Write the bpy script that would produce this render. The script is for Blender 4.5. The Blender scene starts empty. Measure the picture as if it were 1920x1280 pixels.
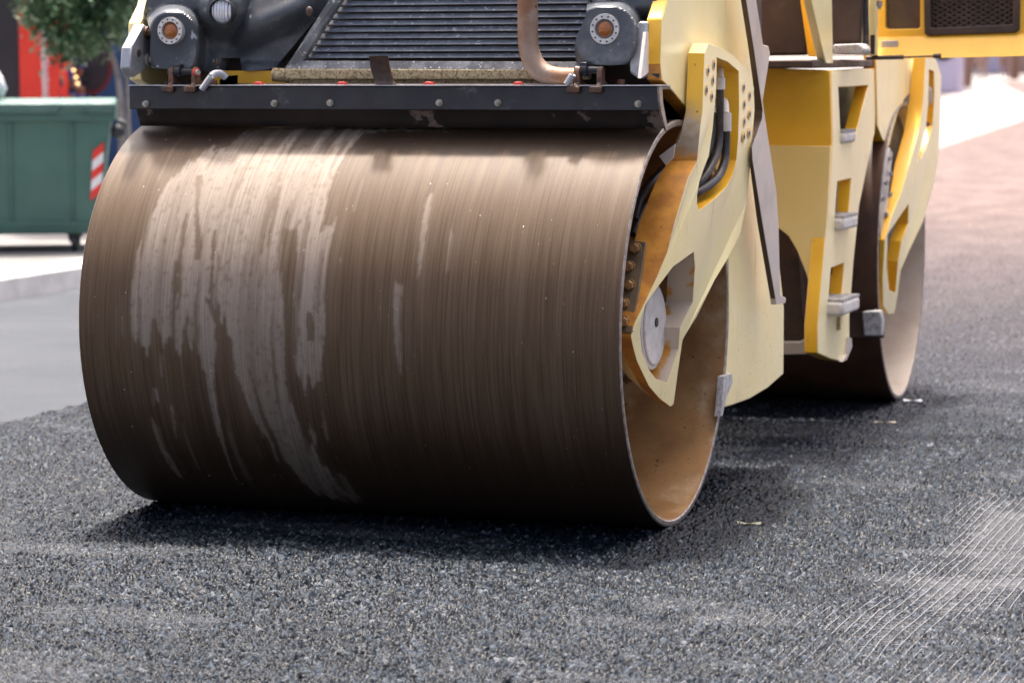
import bpy, bmesh, math, random
import numpy as np
from mathutils import Vector, Matrix
from mathutils.geometry import tessellate_polygon, delaunay_2d_cdt
random.seed(7)
rng = np.random.default_rng(11)
SC = bpy.context.scene
COL = SC.collection
R_ = math.radians

# ------------------------------------------------------------------ camera, sky, sun, exposure
CAM = np.array([3.1592, -8.3507, 1.4124])
YAW, PIT, ROLL, FPX = -0.32790, -0.09850, -0.00310, 5420.7
cd = bpy.data.cameras.new('camera'); co = bpy.data.objects.new('camera', cd); COL.objects.link(co)
FW = np.array([math.sin(YAW)*math.cos(PIT), math.cos(YAW)*math.cos(PIT), math.sin(PIT)])
r0 = np.array([math.cos(YAW), -math.sin(YAW), 0]); u0 = np.cross(r0, FW)
RT = math.cos(ROLL)*r0 + math.sin(ROLL)*u0
UP = -math.sin(ROLL)*r0 + math.cos(ROLL)*u0
co.matrix_world = Matrix(((RT[0], UP[0], -FW[0], CAM[0]), (RT[1], UP[1], -FW[1], CAM[1]), (RT[2], UP[2], -FW[2], CAM[2]), (0, 0, 0, 1)))
cd.sensor_width = 36; cd.lens = FPX/1920*36; cd.clip_start = 0.1; cd.clip_end = 4000
cd.dof.use_dof = True; cd.dof.focus_distance = 8.05; cd.dof.aperture_fstop = 4.6
SC.camera = co

sdir = Vector((-.14, .29, 1.0)).normalized()      # high sun, a little behind the machine
SUN_EL = math.asin(sdir.z)
w = bpy.data.worlds.new('World'); SC.world = w; w.use_nodes = True
nt = w.node_tree; bg = nt.nodes['Background']
sky = nt.nodes.new('ShaderNodeTexSky'); sky.sky_type = 'NISHITA'; sky.sun_disc = False
sky.sun_elevation = SUN_EL; sky.sun_rotation = math.atan2(sdir.x, sdir.y); sky.air_density = 0.30; sky.dust_density = 7.0; sky.ozone_density = 0.6
nt.links.new(sky.outputs[0], bg.inputs[0]); bg.inputs[1].default_value = 0.15
sl = bpy.data.lights.new('sun', 'SUN'); sl.energy = 2.0; sl.angle = R_(4); sl.color = (1, .95, .88)
so = bpy.data.objects.new('sun', sl); COL.objects.link(so); so.rotation_euler = sdir.to_track_quat('Z', 'Y').to_euler()
SC.view_settings.view_transform = 'Standard'; SC.view_settings.look = 'None'
SC.view_settings.exposure = 2.0; SC.view_settings.gamma = 1

# ------------------------------------------------------------------ photo measurement -> world points
def ray(px, py): return FW*FPX + RT*(px-960) + UP*(640-py)
def at(px, py, ax, v):
    d = ray(px, py); return CAM + d*((v-CAM[ax])/d[ax])
def aX(px, py, v): return at(px, py, 0, v)
def aY(px, py, v): return at(px, py, 1, v)
def aZ(px, py, v): return at(px, py, 2, v)
def aD(px, py, d): return CAM + ray(px, py)/FPX*d

# ------------------------------------------------------------------ value noise in numpy
def h2(ix, iy, s):
    n = (ix.astype(np.int64)*374761393 + iy.astype(np.int64)*668265263 + s*974634721) & 0x7fffffff
    n = ((n ^ (n >> 13))*1274126177) & 0x7fffffff
    n = (n ^ (n >> 16)) & 0xffffff
    return n/float(0x1000000)
def vn(x, y, s=0):
    ix, iy = np.floor(x), np.floor(y); fx, fy = x-ix, y-iy
    fx = fx*fx*(3-2*fx); fy = fy*fy*(3-2*fy)
    a, b = h2(ix, iy, s), h2(ix+1, iy, s); c, d = h2(ix, iy+1, s), h2(ix+1, iy+1, s)
    return (a*(1-fx)+b*fx)*(1-fy) + (c*(1-fx)+d*fx)*fy
def fbm(x, y, s=0, o=4):
    t = 0; a = .5; k = 0
    for i in range(o):
        t = t + a*vn(x*2**i, y*2**i, s+i*17); k += a; a *= .5
    return t/k
def sstep(a, b, x):
    t = np.clip((x-a)/(b-a), 0, 1); return t*t*(3-2*t)
def inpoly(px, py, poly):
    ins = np.zeros(px.shape, bool); n = len(poly)
    for i in range(n):
        x1, y1 = poly[i]; x2, y2 = poly[(i+1) % n]
        if y1 == y2: continue
        c = ((y1 > py) != (y2 > py)) & (px < (x2-x1)*(py-y1)/(y2-y1)+x1)
        ins ^= c
    return ins

# ------------------------------------------------------------------ materials
MATS = {}
class NB:
    def __init__(s, name):
        s.m = bpy.data.materials.new(name); s.m.use_nodes = True; s.t = s.m.node_tree
        s.b = s.t.nodes['Principled BSDF']; s.tc = s.t.nodes.new('ShaderNodeTexCoord'); MATS[name] = s.m
    def n(s, typ, **kw):
        nd = s.t.nodes.new(typ)
        for k, v in kw.items():
            if k in nd.inputs: s.set(nd, k, v)
            else: setattr(nd, k, v)
        return nd
    def set(s, nd, k, v):
        if isinstance(v, bpy.types.NodeSocket): s.t.links.new(v, nd.inputs[k])
        else:
            if isinstance(v, tuple) and len(v) == 3 and nd.inputs[k].type == 'RGBA': v = v+(1,)
            nd.inputs[k].default_value = v
    def map(s, scale=(1, 1, 1), src=None):
        mp = s.n('ShaderNodeMapping'); s.set(mp, 'Vector', src or s.tc.outputs['Object']); mp.inputs['Scale'].default_value = scale; return mp.outputs[0]
    def noise(s, scale, detail=6, rough=.55, vec=None, dist=0):
        nd = s.n('ShaderNodeTexNoise', Scale=scale, Detail=detail, Roughness=rough, Distortion=dist)
        s.set(nd, 'Vector', vec or s.tc.outputs['Object']); return nd.outputs[0]
    def ramp(s, f, a, b):
        mr = s.n('ShaderNodeMapRange'); mr.interpolation_type = 'SMOOTHSTEP'
        s.set(mr, 'Value', f); s.set(mr, 'From Min', a); s.set(mr, 'From Max', b); return mr.outputs[0]
    def mix(s, f, a, b):
        nd = s.n('ShaderNodeMix'); nd.data_type = 'RGBA'
        for i, v in ((0, f), (6, a), (7, b)):
            if isinstance(v, bpy.types.NodeSocket): s.t.links.new(v, nd.inputs[i])
            else: nd.inputs[i].default_value = (v+(1,)) if isinstance(v, tuple) else v
        return nd.outputs[2]
    def math(s, op, a, b=0.0):
        nd = s.n('ShaderNodeMath'); nd.operation = op
        for i, v in ((0, a), (1, b)):
            if isinstance(v, bpy.types.NodeSocket): s.t.links.new(v, nd.inputs[i])
            else: nd.inputs[i].default_value = v
        return nd.outputs[0]
    def bump(s, h, strength=.3, dist=.002):
        nd = s.n('ShaderNodeBump', Strength=strength, Distance=dist); s.set(nd, 'Height', h)
        s.t.links.new(nd.outputs[0], s.b.inputs['Normal'])
    def out(s, **kw):
        for k, v in kw.items(): s.set(s.b, k.replace('_', ' '), v)
        return s.m

def simple(name, c1, c2=None, scale=9, lo=.4, hi=.62, rough=.5, metal=0., bump=.15, bscale=140, spots=None, dust=None, sheen=0, coat=0, scratch=None, ior=1.5):
    b = NB(name); col = c1
    if c2: col = b.mix(b.ramp(b.noise(scale), lo, hi), c1, c2)
    if dust:      # (colour, lo, hi, scale): soft patches of dry dust
        col = b.mix(b.ramp(b.noise(dust[3], 8, .65), dust[1], dust[2]), col, dust[0])
    if spots:     # (colour, scale, threshold): small chips / splashes
        n1 = b.noise(spots[1], 3, .5); col = b.mix(b.ramp(n1, spots[2], spots[2]+.03), col, spots[0])
        if len(spots) > 3:
            n2 = b.noise(spots[1]*.33, 3, .5, vec=b.map((1, .4, .8))); col = b.mix(b.ramp(n2, spots[3], spots[3]+.03), col, spots[0])
    if scratch:   # thin dirty run-down lines
        dr = b.ramp(b.noise(1.0, 3, .5, vec=b.map((34, 34, 1.6))), scratch[1], scratch[1]+.05); br = b.ramp(b.noise(2.2, 3), .42, .62)
        col = b.mix(b.math('MULTIPLY', b.math('MULTIPLY', dr, br), scratch[2]), col, scratch[0])
    if name == 'lit_yellow_paint':    # bitumen splashes thrown up by the drums
        sp = b.n('ShaderNodeSeparateXYZ'); b.set(sp, 'Vector', b.tc.outputs['Object'])
        sm_ = b.math('MULTIPLY', b.ramp(b.noise(75, 3, .6), .66, .70), b.ramp(b.math('ADD', sp.outputs[2], b.math('MULTIPLY', b.noise(3, 4), .7)), 1.15, .60))
        col = b.mix(b.math('MULTIPLY', sm_, .85), col, (.07, .05, .03))
        gr = b.math('MULTIPLY', b.ramp(b.noise(5, 7, .7), .52, .78), .35); col = b.mix(gr, col, (.62, .47, .24))
    rn = b.ramp(b.noise(scale*2.3, 5), .3, .7)
    b.out(Base_Color=col, Roughness=b.math('ADD', b.math('MULTIPLY', rn, .16), rough-.08), Metallic=metal)
    b.b.inputs['IOR'].default_value = ior
    if sheen:
        b.b.inputs['Sheen Weight'].default_value = sheen; b.b.inputs['Sheen Roughness'].default_value = .35
        b.b.inputs['Sheen Tint'].default_value = (1, .93, .8, 1)
    if coat:
        b.b.inputs['Coat Weight'].default_value = coat; b.b.inputs['Coat Roughness'].default_value = .22
    if bump: b.bump(b.noise(bscale, 4), bump, .002)
    return b.m

simple('amber_paint', (1.0, .545, .03), (.95, .49, .022), 5, rough=.38, bump=.05, bscale=60, spots=((.10, .055, .03), 60, .74), coat=.35)
simple('lit_yellow_paint', (1.0, .84, .39), (.99, .80, .34), 4, rough=.42, bump=.04, bscale=50, spots=((.16, .09, .04), 62, .745), sheen=.35, coat=.5, dust=((.80, .62, .28), .55, .9, 2.6), scratch=((.42, .25, .08), .66, .6))  # paler copy of the yellow: bright light on the sides put into the colour
simple('rust_stain', (.62, .26, .03), (.36, .13, .018), 11, .38, .66, rough=.42, bump=.25, bscale=90, spots=((.06, .03, .015), 90, .7), dust=((.42, .33, .24), .56, .7, 6), coat=.3)
simple('black_plastic', (.066, .075, .087), (.098, .108, .120), 6, rough=.36, bump=.12, bscale=260, dust=((.27, .28, .285), .50, .80, 6), spots=((.48, .50, .52), 85, .70, .68))
simple('dusty_plastic', (.09, .095, .10), (.17, .175, .18), 8, rough=.55, bump=.2, bscale=260, dust=((.30, .30, .29), .45, .72, 16), spots=((.5, .5, .5), 120, .64, .68))
simple('black_steel', (.012, .013, .017), (.022, .024, .029), 7, rough=.36, bump=.15, bscale=90, dust=((.12, .12, .12), .58, .8, 14), spots=((.35, .34, .33), 70, .745))
simple('slat_black', (.15, .17, .195), (.20, .22, .245), 20, rough=.40, bump=.1, spots=((.5, .52, .55), 85, .63, .70), dust=((.28, .29, .30), .5, .75, 18))
simple('tan_dust', (.44, .36, .21), (.25, .19, .10), 130, .45, .6, rough=.85, bump=.6, bscale=240, spots=((.05, .045, .035), 190, .6))
simple('rust_steel', (.13, .055, .025), (.055, .032, .022), 22, rough=.6, bump=.4, bscale=120, dust=((.22, .12, .06), .55, .7, 30))
simple('exhaust_steel', (.26, .125, .06), (.32, .22, .16), 9, rough=.55, metal=.25, bump=.3, bscale=120, dust=((.40, .33, .27), .52, .78, 7), spots=((.16, .05, .02), 22, .70))
simple('zinc', (.50, .51, .53), (.36, .37, .38), 14, rough=.4, metal=.55, bump=.25, bscale=160, spots=((.12, .11, .10), 60, .72))
simple('grey_steel', (.66, .58, .51), (.57, .505, .45), 6, rough=.45, metal=.35, bump=.12, bscale=200, dust=((.62, .57, .52), .5, .75, 5))
simple('white_cap', (.78, .71, .63), (.66, .60, .53), 18, rough=.6, bump=.5, bscale=60, spots=((.2, .17, .12), 70, .72))
simple('tread_grit', (.55, .53, .50), (.38, .36, .34), 60, rough=.7, bump=.8, bscale=160, spots=((.10, .09, .08), 110, .64))
simple('brown_rubber', (.026, .017, .013), (.018, .012, .010), 9, rough=.5, bump=.15, dust=((.20, .15, .12), .60, .64, 6))
simple('hose_rubber', (.03, .024, .021), (.05, .04, .034), 20, rough=.45, bump=.2, dust=((.14, .11, .09), .55, .7, 20))
simple('brown_dark', (.075, .042, .028), (.05, .03, .02), 6, rough=.55, bump=.1, dust=((.14, .09, .065), .55, .8, 9))
simple('brown_glass', (.09, .048, .032), (.07, .038, .026), 3, rough=.25, bump=0)
simple('brass_bolt', (.52, .32, .14), (.36, .21, .09), 60, rough=.42, metal=.5, bump=.3, bscale=150)
simple('bolt_steel', (.45, .42, .37), (.30, .27, .23), 60, rough=.4, metal=.6, bump=.2)
simple('ring_metal', (.66, .65, .62), (.55, .54, .52), 30, rough=.35, metal=.5, bump=.2)
simple('tan_paint', (.50, .43, .33), (.40, .31, .20), 9, rough=.5, bump=.2, spots=((.30, .14, .03), 30, .66))
simple('red_plastic', (.55, .045, .03), None, rough=.5, bump=.05)
simple('inner_steel', (.40, .22, .085), (.27, .14, .055), 7, .35, .68, rough=.46, metal=.15, bump=.3, bscale=110, dust=((.52, .38, .22), .5, .72, 4), spots=((.10, .06, .03), 75, .68, .72))
simple('rim_metal', (.40, .35, .30), (.26, .21, .17), 40, rough=.38, metal=.6, bump=.4, bscale=150)
simple('pale_inner', (.70, .60, .48), (.60, .49, .38), 5, rough=.55, metal=.05, bump=.2, spots=((.17, .07, .03), 3.2, .66))
simple('rear_drum_steel', (.10, .047, .024), (.07, .033, .018), 6, rough=.5, bump=.25, bscale=120, dust=((.14, .075, .045), .5, .8, 8))  # brown pushed warm: orange glare over the rear put into the colour
b = NB('amber_lens'); b.out(Base_Color=(.46, .135, .016), Roughness=.06); b.b.inputs['Transmission Weight'].default_value = .25; b.b.inputs['Coat Weight'].default_value = .6
wv = b.n('ShaderNodeTexWave', Scale=42.0); wv.bands_direction = 'X'; b.set(wv, 'Vector', b.tc.outputs['Object']); b.bump(wv.outputs[1], .12, .003)
b = NB('headlight_glass'); b.out(Base_Color=(.88, .89, .90), Roughness=.16, Metallic=.25); b.b.inputs['Coat Weight'].default_value = .8
wv = b.n('ShaderNodeTexWave', Scale=30.0, Distortion=.6); wv.bands_direction = 'X'; b.set(wv, 'Vector', b.tc.outputs['Object']); b.bump(wv.outputs[1], .9, .006)

# ------------------------------------------------------------------ object helpers
def tag(o, label=None, cat=None, group=None, kind=None):
    if label: o['label'] = label
    if cat: o['category'] = cat
    if group: o['group'] = group
    if kind: o['kind'] = kind
    return o
def empty(name, loc=(0, 0, 0)):
    o = bpy.data.objects.new(name, None); COL.objects.link(o); o.location = loc; o.empty_display_size = .2; return o
def link(name, me, mats, parent=None, bevel=0, smooth=35):
    for m in (mats if isinstance(mats, (list, tuple)) else [mats]): me.materials.append(MATS[m])
    o = bpy.data.objects.new(name, me); COL.objects.link(o)
    if parent is not None:
        o.parent = parent
        P = Matrix.Translation(parent.location) if parent.parent is None else Matrix.Translation(parent.location)
        pw = Vector((0, 0, 0)); q = parent
        while q is not None: pw += q.location; q = q.parent
        o.location = -pw
    if smooth:
        me.shade_smooth(); me.set_sharp_from_angle(angle=R_(smooth))
    if bevel:
        bv = o.modifiers.new('bevel', 'BEVEL'); bv.width = bevel; bv.segments = 2; bv.limit_method = 'ANGLE'; bv.angle_limit = R_(40); bv.harden_normals = False
    return o
class MB:
    def __init__(s): s.bm = bmesh.new()
    def box(s, c, sz, rot=None, mi=0):
        M = Matrix.Translation(Vector(c)) @ (rot.to_4x4() if rot else Matrix.Identity(4)) @ Matrix.Diagonal((sz[0], sz[1], sz[2], 1))
        r = bmesh.ops.create_cube(s.bm, size=1, matrix=M)
        for v in r['verts']:
            for f in v.link_faces: f.material_index = mi
        return s
    def cyl(s, c, axis, r, h, seg=24, r2=None, mi=0):
        q = Vector(axis).normalized().to_track_quat('Z', 'Y')
        M = Matrix.Translation(Vector(c)) @ q.to_matrix().to_4x4()
        rr = bmesh.ops.create_cone(s.bm, cap_ends=True, cap_tris=False, segments=seg, radius1=r, radius2=r if r2 is None else r2, depth=h, matrix=M)
        for v in rr['verts']:
            for f in v.link_faces: f.material_index = mi
        return s
    def sph(s, c, r, sc=(1, 1, 1), seg=20, mi=0):
        M = Matrix.Translation(Vector(c)) @ Matrix.Diagonal((sc[0], sc[1], sc[2], 1))
        rr = bmesh.ops.create_uvsphere(s.bm, u_segments=seg, v_segments=seg//2, radius=r, matrix=M)
        for v in rr['verts']:
            for f in v.link_faces: f.material_index = mi
        return s
    def tube(s, pts, r, seg=12, mi=0, sm=4, cap=True):
        P = catmull([Vector(p) for p in pts], sm) if sm > 1 else [Vector(p) for p in pts]
        rings = []; n = len(P); up = None
        for i, p in enumerate(P):
            t = (P[min(i+1, n-1)]-P[max(i-1, 0)]).normalized()
            if up is None:
                up = t.orthogonal().normalized()
            else:
                up = (up - t*up.dot(t)).normalized()
            sd = t.cross(up); rad = r(i/(n-1)) if callable(r) else r
            rings.append([s.bm.verts.new(p+(up*math.cos(a)+sd*math.sin(a))*rad) for a in [2*math.pi*k/seg for k in range(seg)]])
        for a, b_ in zip(rings[:-1], rings[1:]):
            for k in range(seg):
                f = s.bm.faces.new((a[k], a[(k+1) % seg], b_[(k+1) % seg], b_[k])); f.material_index = mi
        if cap:
            f = s.bm.faces.new(rings[0][::-1]); f.material_index = mi
            f = s.bm.faces.new(rings[-1]); f.material_index = mi
        return s
    def solid(s, outer, inner, holes=(), mi=0, side_mi=None):
        """closed plate: outer = list of points, inner = matching list; holes = list of (outer, inner)"""
        loops = [(outer, inner)]+list(holes)
        flat = [[Vector(p) for p in lo] for lo, li in loops]
        # tessellate in the polygon's own best plane
        nrm = Vector((0, 0, 0)); L = flat[0]
        for i in range(len(L)): nrm += L[i].cross(L[(i+1) % len(L)])
        nrm.normalize(); a = nrm.orthogonal().normalized(); c = nrm.cross(a)
        proj = [[Vector((p.dot(a), p.dot(c), 0)) for p in l] for l in flat]
        tris = tessellate_polygon(proj)
        fo = [Vector(p) for lo, li in loops for p in lo]; fi = [Vector(p) for lo, li in loops for p in li]
        vo = [s.bm.verts.new(p) for p in fo]; vi = [s.bm.verts.new(p) for p in fi]
        for t in tris:
            try:
                f = s.bm.faces.new([vo[k] for k in t]); f.material_index = mi
                f = s.bm.faces.new([vi[k] for k in t][::-1]); f.material_index = mi
            except ValueError: pass
        k0 = 0
        for li_, (lo, li) in enumerate(loops):
            n = len(lo)
            for k in range(n):
                a_, b_ = k0+k, k0+(k+1) % n
                f = s.bm.faces.new((vo[a_], vo[b_], vi[b_], vi[a_]))
                f.material_index = side_mi(li_, k) if side_mi else mi
            k0 += n
        return s
    def build(s, name, mats, parent=None, bevel=0, smooth=35, dissolve=True):
        if dissolve: bmesh.ops.dissolve_limit(s.bm, angle_limit=R_(1), verts=s.bm.verts[:], edges=s.bm.edges[:], delimit={'MATERIAL'})
        bmesh.ops.recalc_face_normals(s.bm, faces=s.bm.faces[:])
        me = bpy.data.meshes.new(name); s.bm.to_mesh(me); s.bm.free()
        return link(name, me, mats, parent, bevel, smooth)
def catmull(P, k=4, closed=False):
    n = len(P); out = []
    rngi = range(n if closed else n-1)
    for i in rngi:
        g = (lambda j: P[j % n]) if closed else (lambda j: P[max(0, min(n-1, j))])
        p0, p1, p2, p3 = g(i-1), g(i), g(i+1), g(i+2)
        for j in range(k):
            t = j/k
            out.append(((p1*2)+(p2-p0)*t+(p0*2-p1*5+p2*4-p3)*t*t+(p1*3-p0-p2*3+p3)*t*t*t)*.5)
    if not closed: out.append(P[-1])
    return out
def plateX(mb, px, X, dx, holes=(), mi=0, side_mi=None):
    """plate whose outer face lies on x = X (or X(py)); dx = thickness, number or list"""
    XF = X if callable(X) else (lambda y: X)
    def lo(pp, d):
        o = [aX(x, y, XF(y)) for x, y in pp]
        D = d if isinstance(d, (list, tuple)) else [d]*len(pp)
        return o, [p-np.array([q, 0, 0]) for p, q in zip(o, D)]
    o, i = lo(px, dx); hs = [lo(h, hd) for h, hd in holes]
    mb.solid(o, i, hs, mi, side_mi); return mb
def plateY(mb, px, Y, dy, holes=(), mi=0):
    """plate whose front lies on y = Y (or Y(py)); goes back by dy"""
    YF = Y if callable(Y) else (lambda y: Y)
    def lo(pp):
        o = [aY(x, y, YF(y)) for x, y in pp]; return o, [p+np.array([0, dy, 0]) for p in o]
    o, i = lo(px); mb.solid(o, i, [lo(h) for h in holes], mi); return mb
def interp(tab):
    xs, ys = zip(*tab); return lambda v: float(np.interp(v, xs, ys))
def grid_mesh(name, V, nu, nv, attrs=None, wrap=False):
    """V: (nu*nv,3) array row-major with nv columns"""
    me = bpy.data.meshes.new(name)
    iu = np.arange(nu-1)[:, None]; iv = np.arange(nv-1)[None]
    a = iu*nv+iv; q = np.stack([a, a+1, a+nv+1, a+nv], -1).reshape(-1, 4).astype(np.int32)
    me.vertices.add(len(V)); me.vertices.foreach_set('co', V.astype(np.float32).ravel())
    me.loops.add(q.size); me.loops.foreach_set('vertex_index', q.ravel())
    me.polygons.add(len(q)); me.polygons.foreach_set('loop_start', np.arange(0, q.size, 4, dtype=np.int32))
    me.update(calc_edges=True)
    for k, v in (attrs or {}).items():
        at_ = me.attributes.new(k, 'FLOAT', 'POINT'); at_.data.foreach_set('value', v.astype(np.float32).ravel())
    return me

R, HW = .61, .843
# ================================================================== GROUND
# fresh asphalt mat: every stone is real relief
EDGE = interp([(-60, -2.36), (5, -2.36), (10, -2.62), (18, -3.2), (36, -4.95), (54, -6.5), (80, -10), (140, -21)])
ys = [-3.6]
while ys[-1] < 140: ys.append(ys[-1] + .0048*max((ys[-1]+8.35)/6.6, .8)**2)
ys = np.array(ys)
xs = list(np.arange(0, 4.75, .0042))
st = .006
while xs[-1] < 22: st *= 1.06; xs.append(xs[-1]+st)
xs = np.array(xs)
EY = np.array([EDGE(v) for v in ys])
jit = .20*(fbm(ys*2.1, ys*0+3, 91, 3)-.5)+.09*(fbm(ys*11, ys*0+5, 92, 3)-.5)      # ragged lap of loose stones
Xg = xs[None, :]+EY[:, None]+jit[:, None]*np.exp(-xs[None, :]/.35); Yg = np.repeat(ys[:, None], len(xs), 1)
def stones(X, Y, cell, seed, flat):
    gx, gy = np.floor(X/cell), np.floor(Y/cell)
    best = np.full(X.shape, -9., np.float32); tone = np.zeros(X.shape, np.float32)
    for dx in (-1, 0, 1):
        for dy in (-1, 0, 1):
            ix, iy = gx+dx, gy+dy
            cx = (ix+.5+.8*(h2(ix, iy, seed)-.5))*cell; cy = (iy+.5+.8*(h2(ix, iy, seed+1)-.5))*cell
            ux, uy = X-cx, Y-cy
            an = h2(ix, iy, seed+2)*6.283; ca, sa = np.cos(an), np.sin(an)
            ex = (ux*ca+uy*sa)/1.0; ey = (-ux*sa+uy*ca)/.7
            d = np.sqrt(ex*ex+ey*ey)/cell
            top = (h2(ix, iy, seed+3)*.75+.1)*(1-.65*flat)
            tx = (h2(ix, iy, seed+4)-.5)*1.5*(1-.6*flat); ty = (h2(ix, iy, seed+5)-.5)*1.5*(1-.6*flat)
            hgt = np.minimum(top+(tx*ux+ty*uy)/cell, top+1.25-3.1*d)
            m = hgt > best
            best = np.where(m, hgt, best); tone = np.where(m, h2(ix, iy, seed+6), tone)
    return np.maximum(best, -.75).astype(np.float32), tone
near = 1-sstep(14, 30, Yg)
smear = fbm(Xg*1.7+3, Yg*4.2, 5, 4)              # compacted smears running across the lane
smear = sstep(.60, .74, smear)*(1-sstep(4, 9, Yg))
ROLLED = sstep(.95, 1.25, Xg)*0
NETM = np.exp(-((Xg-1.83+.02*np.sin(Yg*2))/.16)**2)*sstep(-4, -2.2, Yg)*(1-sstep(.3, 1.6, Yg))
NETM = np.clip(NETM*(.45+.9*fbm(Xg*5, Yg*1.6, 31, 3)), 0, 1)
flat = np.clip(00.45*smear + .45*NETM, 0, 1)
b1, t1 = stones(Xg, Yg, .0120, 3, flat)
b2, t2 = stones(Xg+.4, Yg+.2, .0215, 40, flat)
coarse = sstep(.35, .65, fbm(Xg*1.3+7, Yg*1.3, 52, 3))*.6+.4*sstep(-.5, .8, Yg)
Z = b1*.0115
big = b2*.0225-.0115+.007*coarse; pick = (h2(np.floor((Xg+.4)/.0245), np.floor((Yg+.2)/.0245), 77) > .0)
use = (big > Z) & (b2 > -.2)
Z = np.where(use, big, Z); tone = np.where(use, t2, t1)
Z += (fbm(Xg*2.2, Yg*2.2, 9, 3)-.5)*.016 + (fbm(Xg*9, Yg*9, 19, 2)-.5)*.006
ed = np.repeat(xs[None, :], len(ys), 0); rag = .05+.09*fbm(Yg*4, Yg*0, 8, 3)
Z -= .034*(1-sstep(0, 1, ed/rag))
light = np.clip(smear*(.1+.9*fbm(Xg*14, Yg*26, 12, 3))*.34 + .04*NETM, 0, 1)
V = np.stack([Xg, Yg, Z], -1).reshape(-1, 3)
me = grid_mesh('fresh_asphalt', V, len(ys), len(xs), {'tone': tone, 'light': light, 'up': np.clip(b1, 0, 1.5)})
b = NB('fresh_asphalt')
ta = b.n('ShaderNodeAttribute'); ta.attribute_name = 'tone'; la = b.n('ShaderNodeAttribute'); la.attribute_name = 'light'
cr = b.n('ShaderNodeValToRGB'); b.set(cr, 'Fac', b.math('ADD', ta.outputs['Fac'], b.math('MULTIPLY', b.math('SUBTRACT', b.noise(7.0, 4, .65), .5), .55)))
cr.color_ramp.elements[0].color = (.002, .003, .005, 1); cr.color_ramp.elements[1].color = (.095, .10, .108, 1)
for p_, c_ in ((.45, (.003, .0055, .0095, 1)), (.74, (.009, .0145, .023, 1)), (.93, (.034, .045, .060, 1))):
    e = cr.color_ramp.elements.new(p_); e.color = c_
col = b.mix(b.math('MULTIPLY', la.outputs['Fac'], .6), cr.outputs[0], (.17, .172, .178))
sep = b.n('ShaderNodeSeparateXYZ'); b.set(sep, 'Vector', b.tc.outputs['Object'])
far = b.math('MULTIPLY', b.ramp(sep.outputs[1], 1.0, 22.0), b.ramp(b.noise(.8, 7, .7), -.2, .4))
fc = b.mix(b.ramp(b.noise(1.0, 7, .7, vec=b.map((2.4, 1.0, 1))), .36, .64), (.15, .108, .098), (.215, .16, .143))
col = b.mix(b.math('MULTIPLY', far, .8), col, fc)   # warm glare wash painted onto the farther part of the mat
b.out(Base_Color=col, Roughness=b.math('ADD', b.math('MULTIPLY', ta.outputs['Fac'], .25), b.math('ADD', b.math('MULTIPLY', far, .4), .34))); b.b.inputs['Specular IOR Level'].default_value = .11; b.bump(b.noise(420, 3), .3, .0015)
o = link('fresh_asphalt', me, 'fresh_asphalt', smooth=0); tag(o, 'dark coarse fresh asphalt laid around the roller', 'asphalt', kind='structure')

def ribbon(name, rows, mat, label=None, cat=None, kind='structure', close_h=None):
    """rows: list of polylines (same length) -> strip mesh"""
    n = len(rows[0]); V = np.array([p for r in rows for p in r], float)
    me = grid_mesh(name, V, len(rows), n); o = link(name, me, mat, smooth=0 if close_h else 30); return tag(o, label, cat, kind=kind)
b = NB('old_road'); n1 = b.noise(1.2, 6, .6); n2 = b.noise(240, 2)
c = b.mix(b.ramp(n1, .3, .7), (.038, .043, .050), (.056, .060, .067)); c = b.mix(b.ramp(n2, .45, .7), c, (.09, .097, .105))
sep = b.n('ShaderNodeSeparateXYZ'); b.set(sep, 'Vector', b.tc.outputs['Object'])
c = b.mix(b.ramp(sep.outputs[1], 14, 30), c, (.27, .235, .22))  # far stretch paled and warmed, hazy glare painted into the road colour
b.b.inputs['Specular IOR Level'].default_value = .15; b.out(Base_Color=c, Roughness=.85); b.bump(b.noise(120, 5, .7), .8, .004)
b = NB('paving'); bk = b.n('ShaderNodeTexBrick', Scale=1.0); bk.offset = .5
b.set(bk, 'Vector', b.map((2.5, 2.5, 1))); b.set(bk, 'Color1', (.20, .192, .18)); b.set(bk, 'Color2', (.165, .158, .15)); b.set(bk, 'Mortar', (.07, .066, .06)); b.set(bk, 'Mortar Size', .012)
c = b.mix(b.math('MULTIPLY', b.ramp(b.noise(3, 6, .65), .4, .7), .5), bk.outputs[0], (.12, .112, .105)); b.out(Base_Color=c, Roughness=.85); b.bump(b.noise(60, 4), .3, .003)
simple('kerb_stone', (.56, .54, .51), (.46, .445, .42), 5, rough=.75, bump=.4, bscale=40)
simple('earth', (.25, .22, .19), (.20, .18, .15), .3, rough=.9, bump=0)
KERB = interp([(-80, -5.2), (12, -5.22), (25, -5.9), (45, -8.0), (78, -13.2), (150, -22.5), (400, -60)])
ky = [-70, -20, -5, 0, 3, 5, 7, 9, 12, 15, 18, 22, 26, 32, 38, 45, 55, 66, 78, 95, 120, 150, 220, 400]
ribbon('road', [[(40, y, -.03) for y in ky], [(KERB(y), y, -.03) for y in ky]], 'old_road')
ribbon('kerb', [[(KERB(y)+.004, y, -.05) for y in ky], [(KERB(y)-.012, y, .095) for y in ky], [(KERB(y)-.04, y, .118) for y in ky], [(KERB(y)-.24, y, .122) for y in ky], [(KERB(y)-.245, y, .05) for y in ky]], 'kerb_stone')
ribbon('pavement', [[(KERB(y)-.24, y, .118) for y in ky], [(KERB(y)-80, y, .118) for y in ky]], 'paving')
me = grid_mesh('ground', np.array([(-2500, -400, -.2), (2500, -400, -.2), (-2500, 3500, -.2), (2500, 3500, -.2)], float), 2, 2)
tag(link('ground', me, 'earth', smooth=0), kind='structure')

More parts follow.
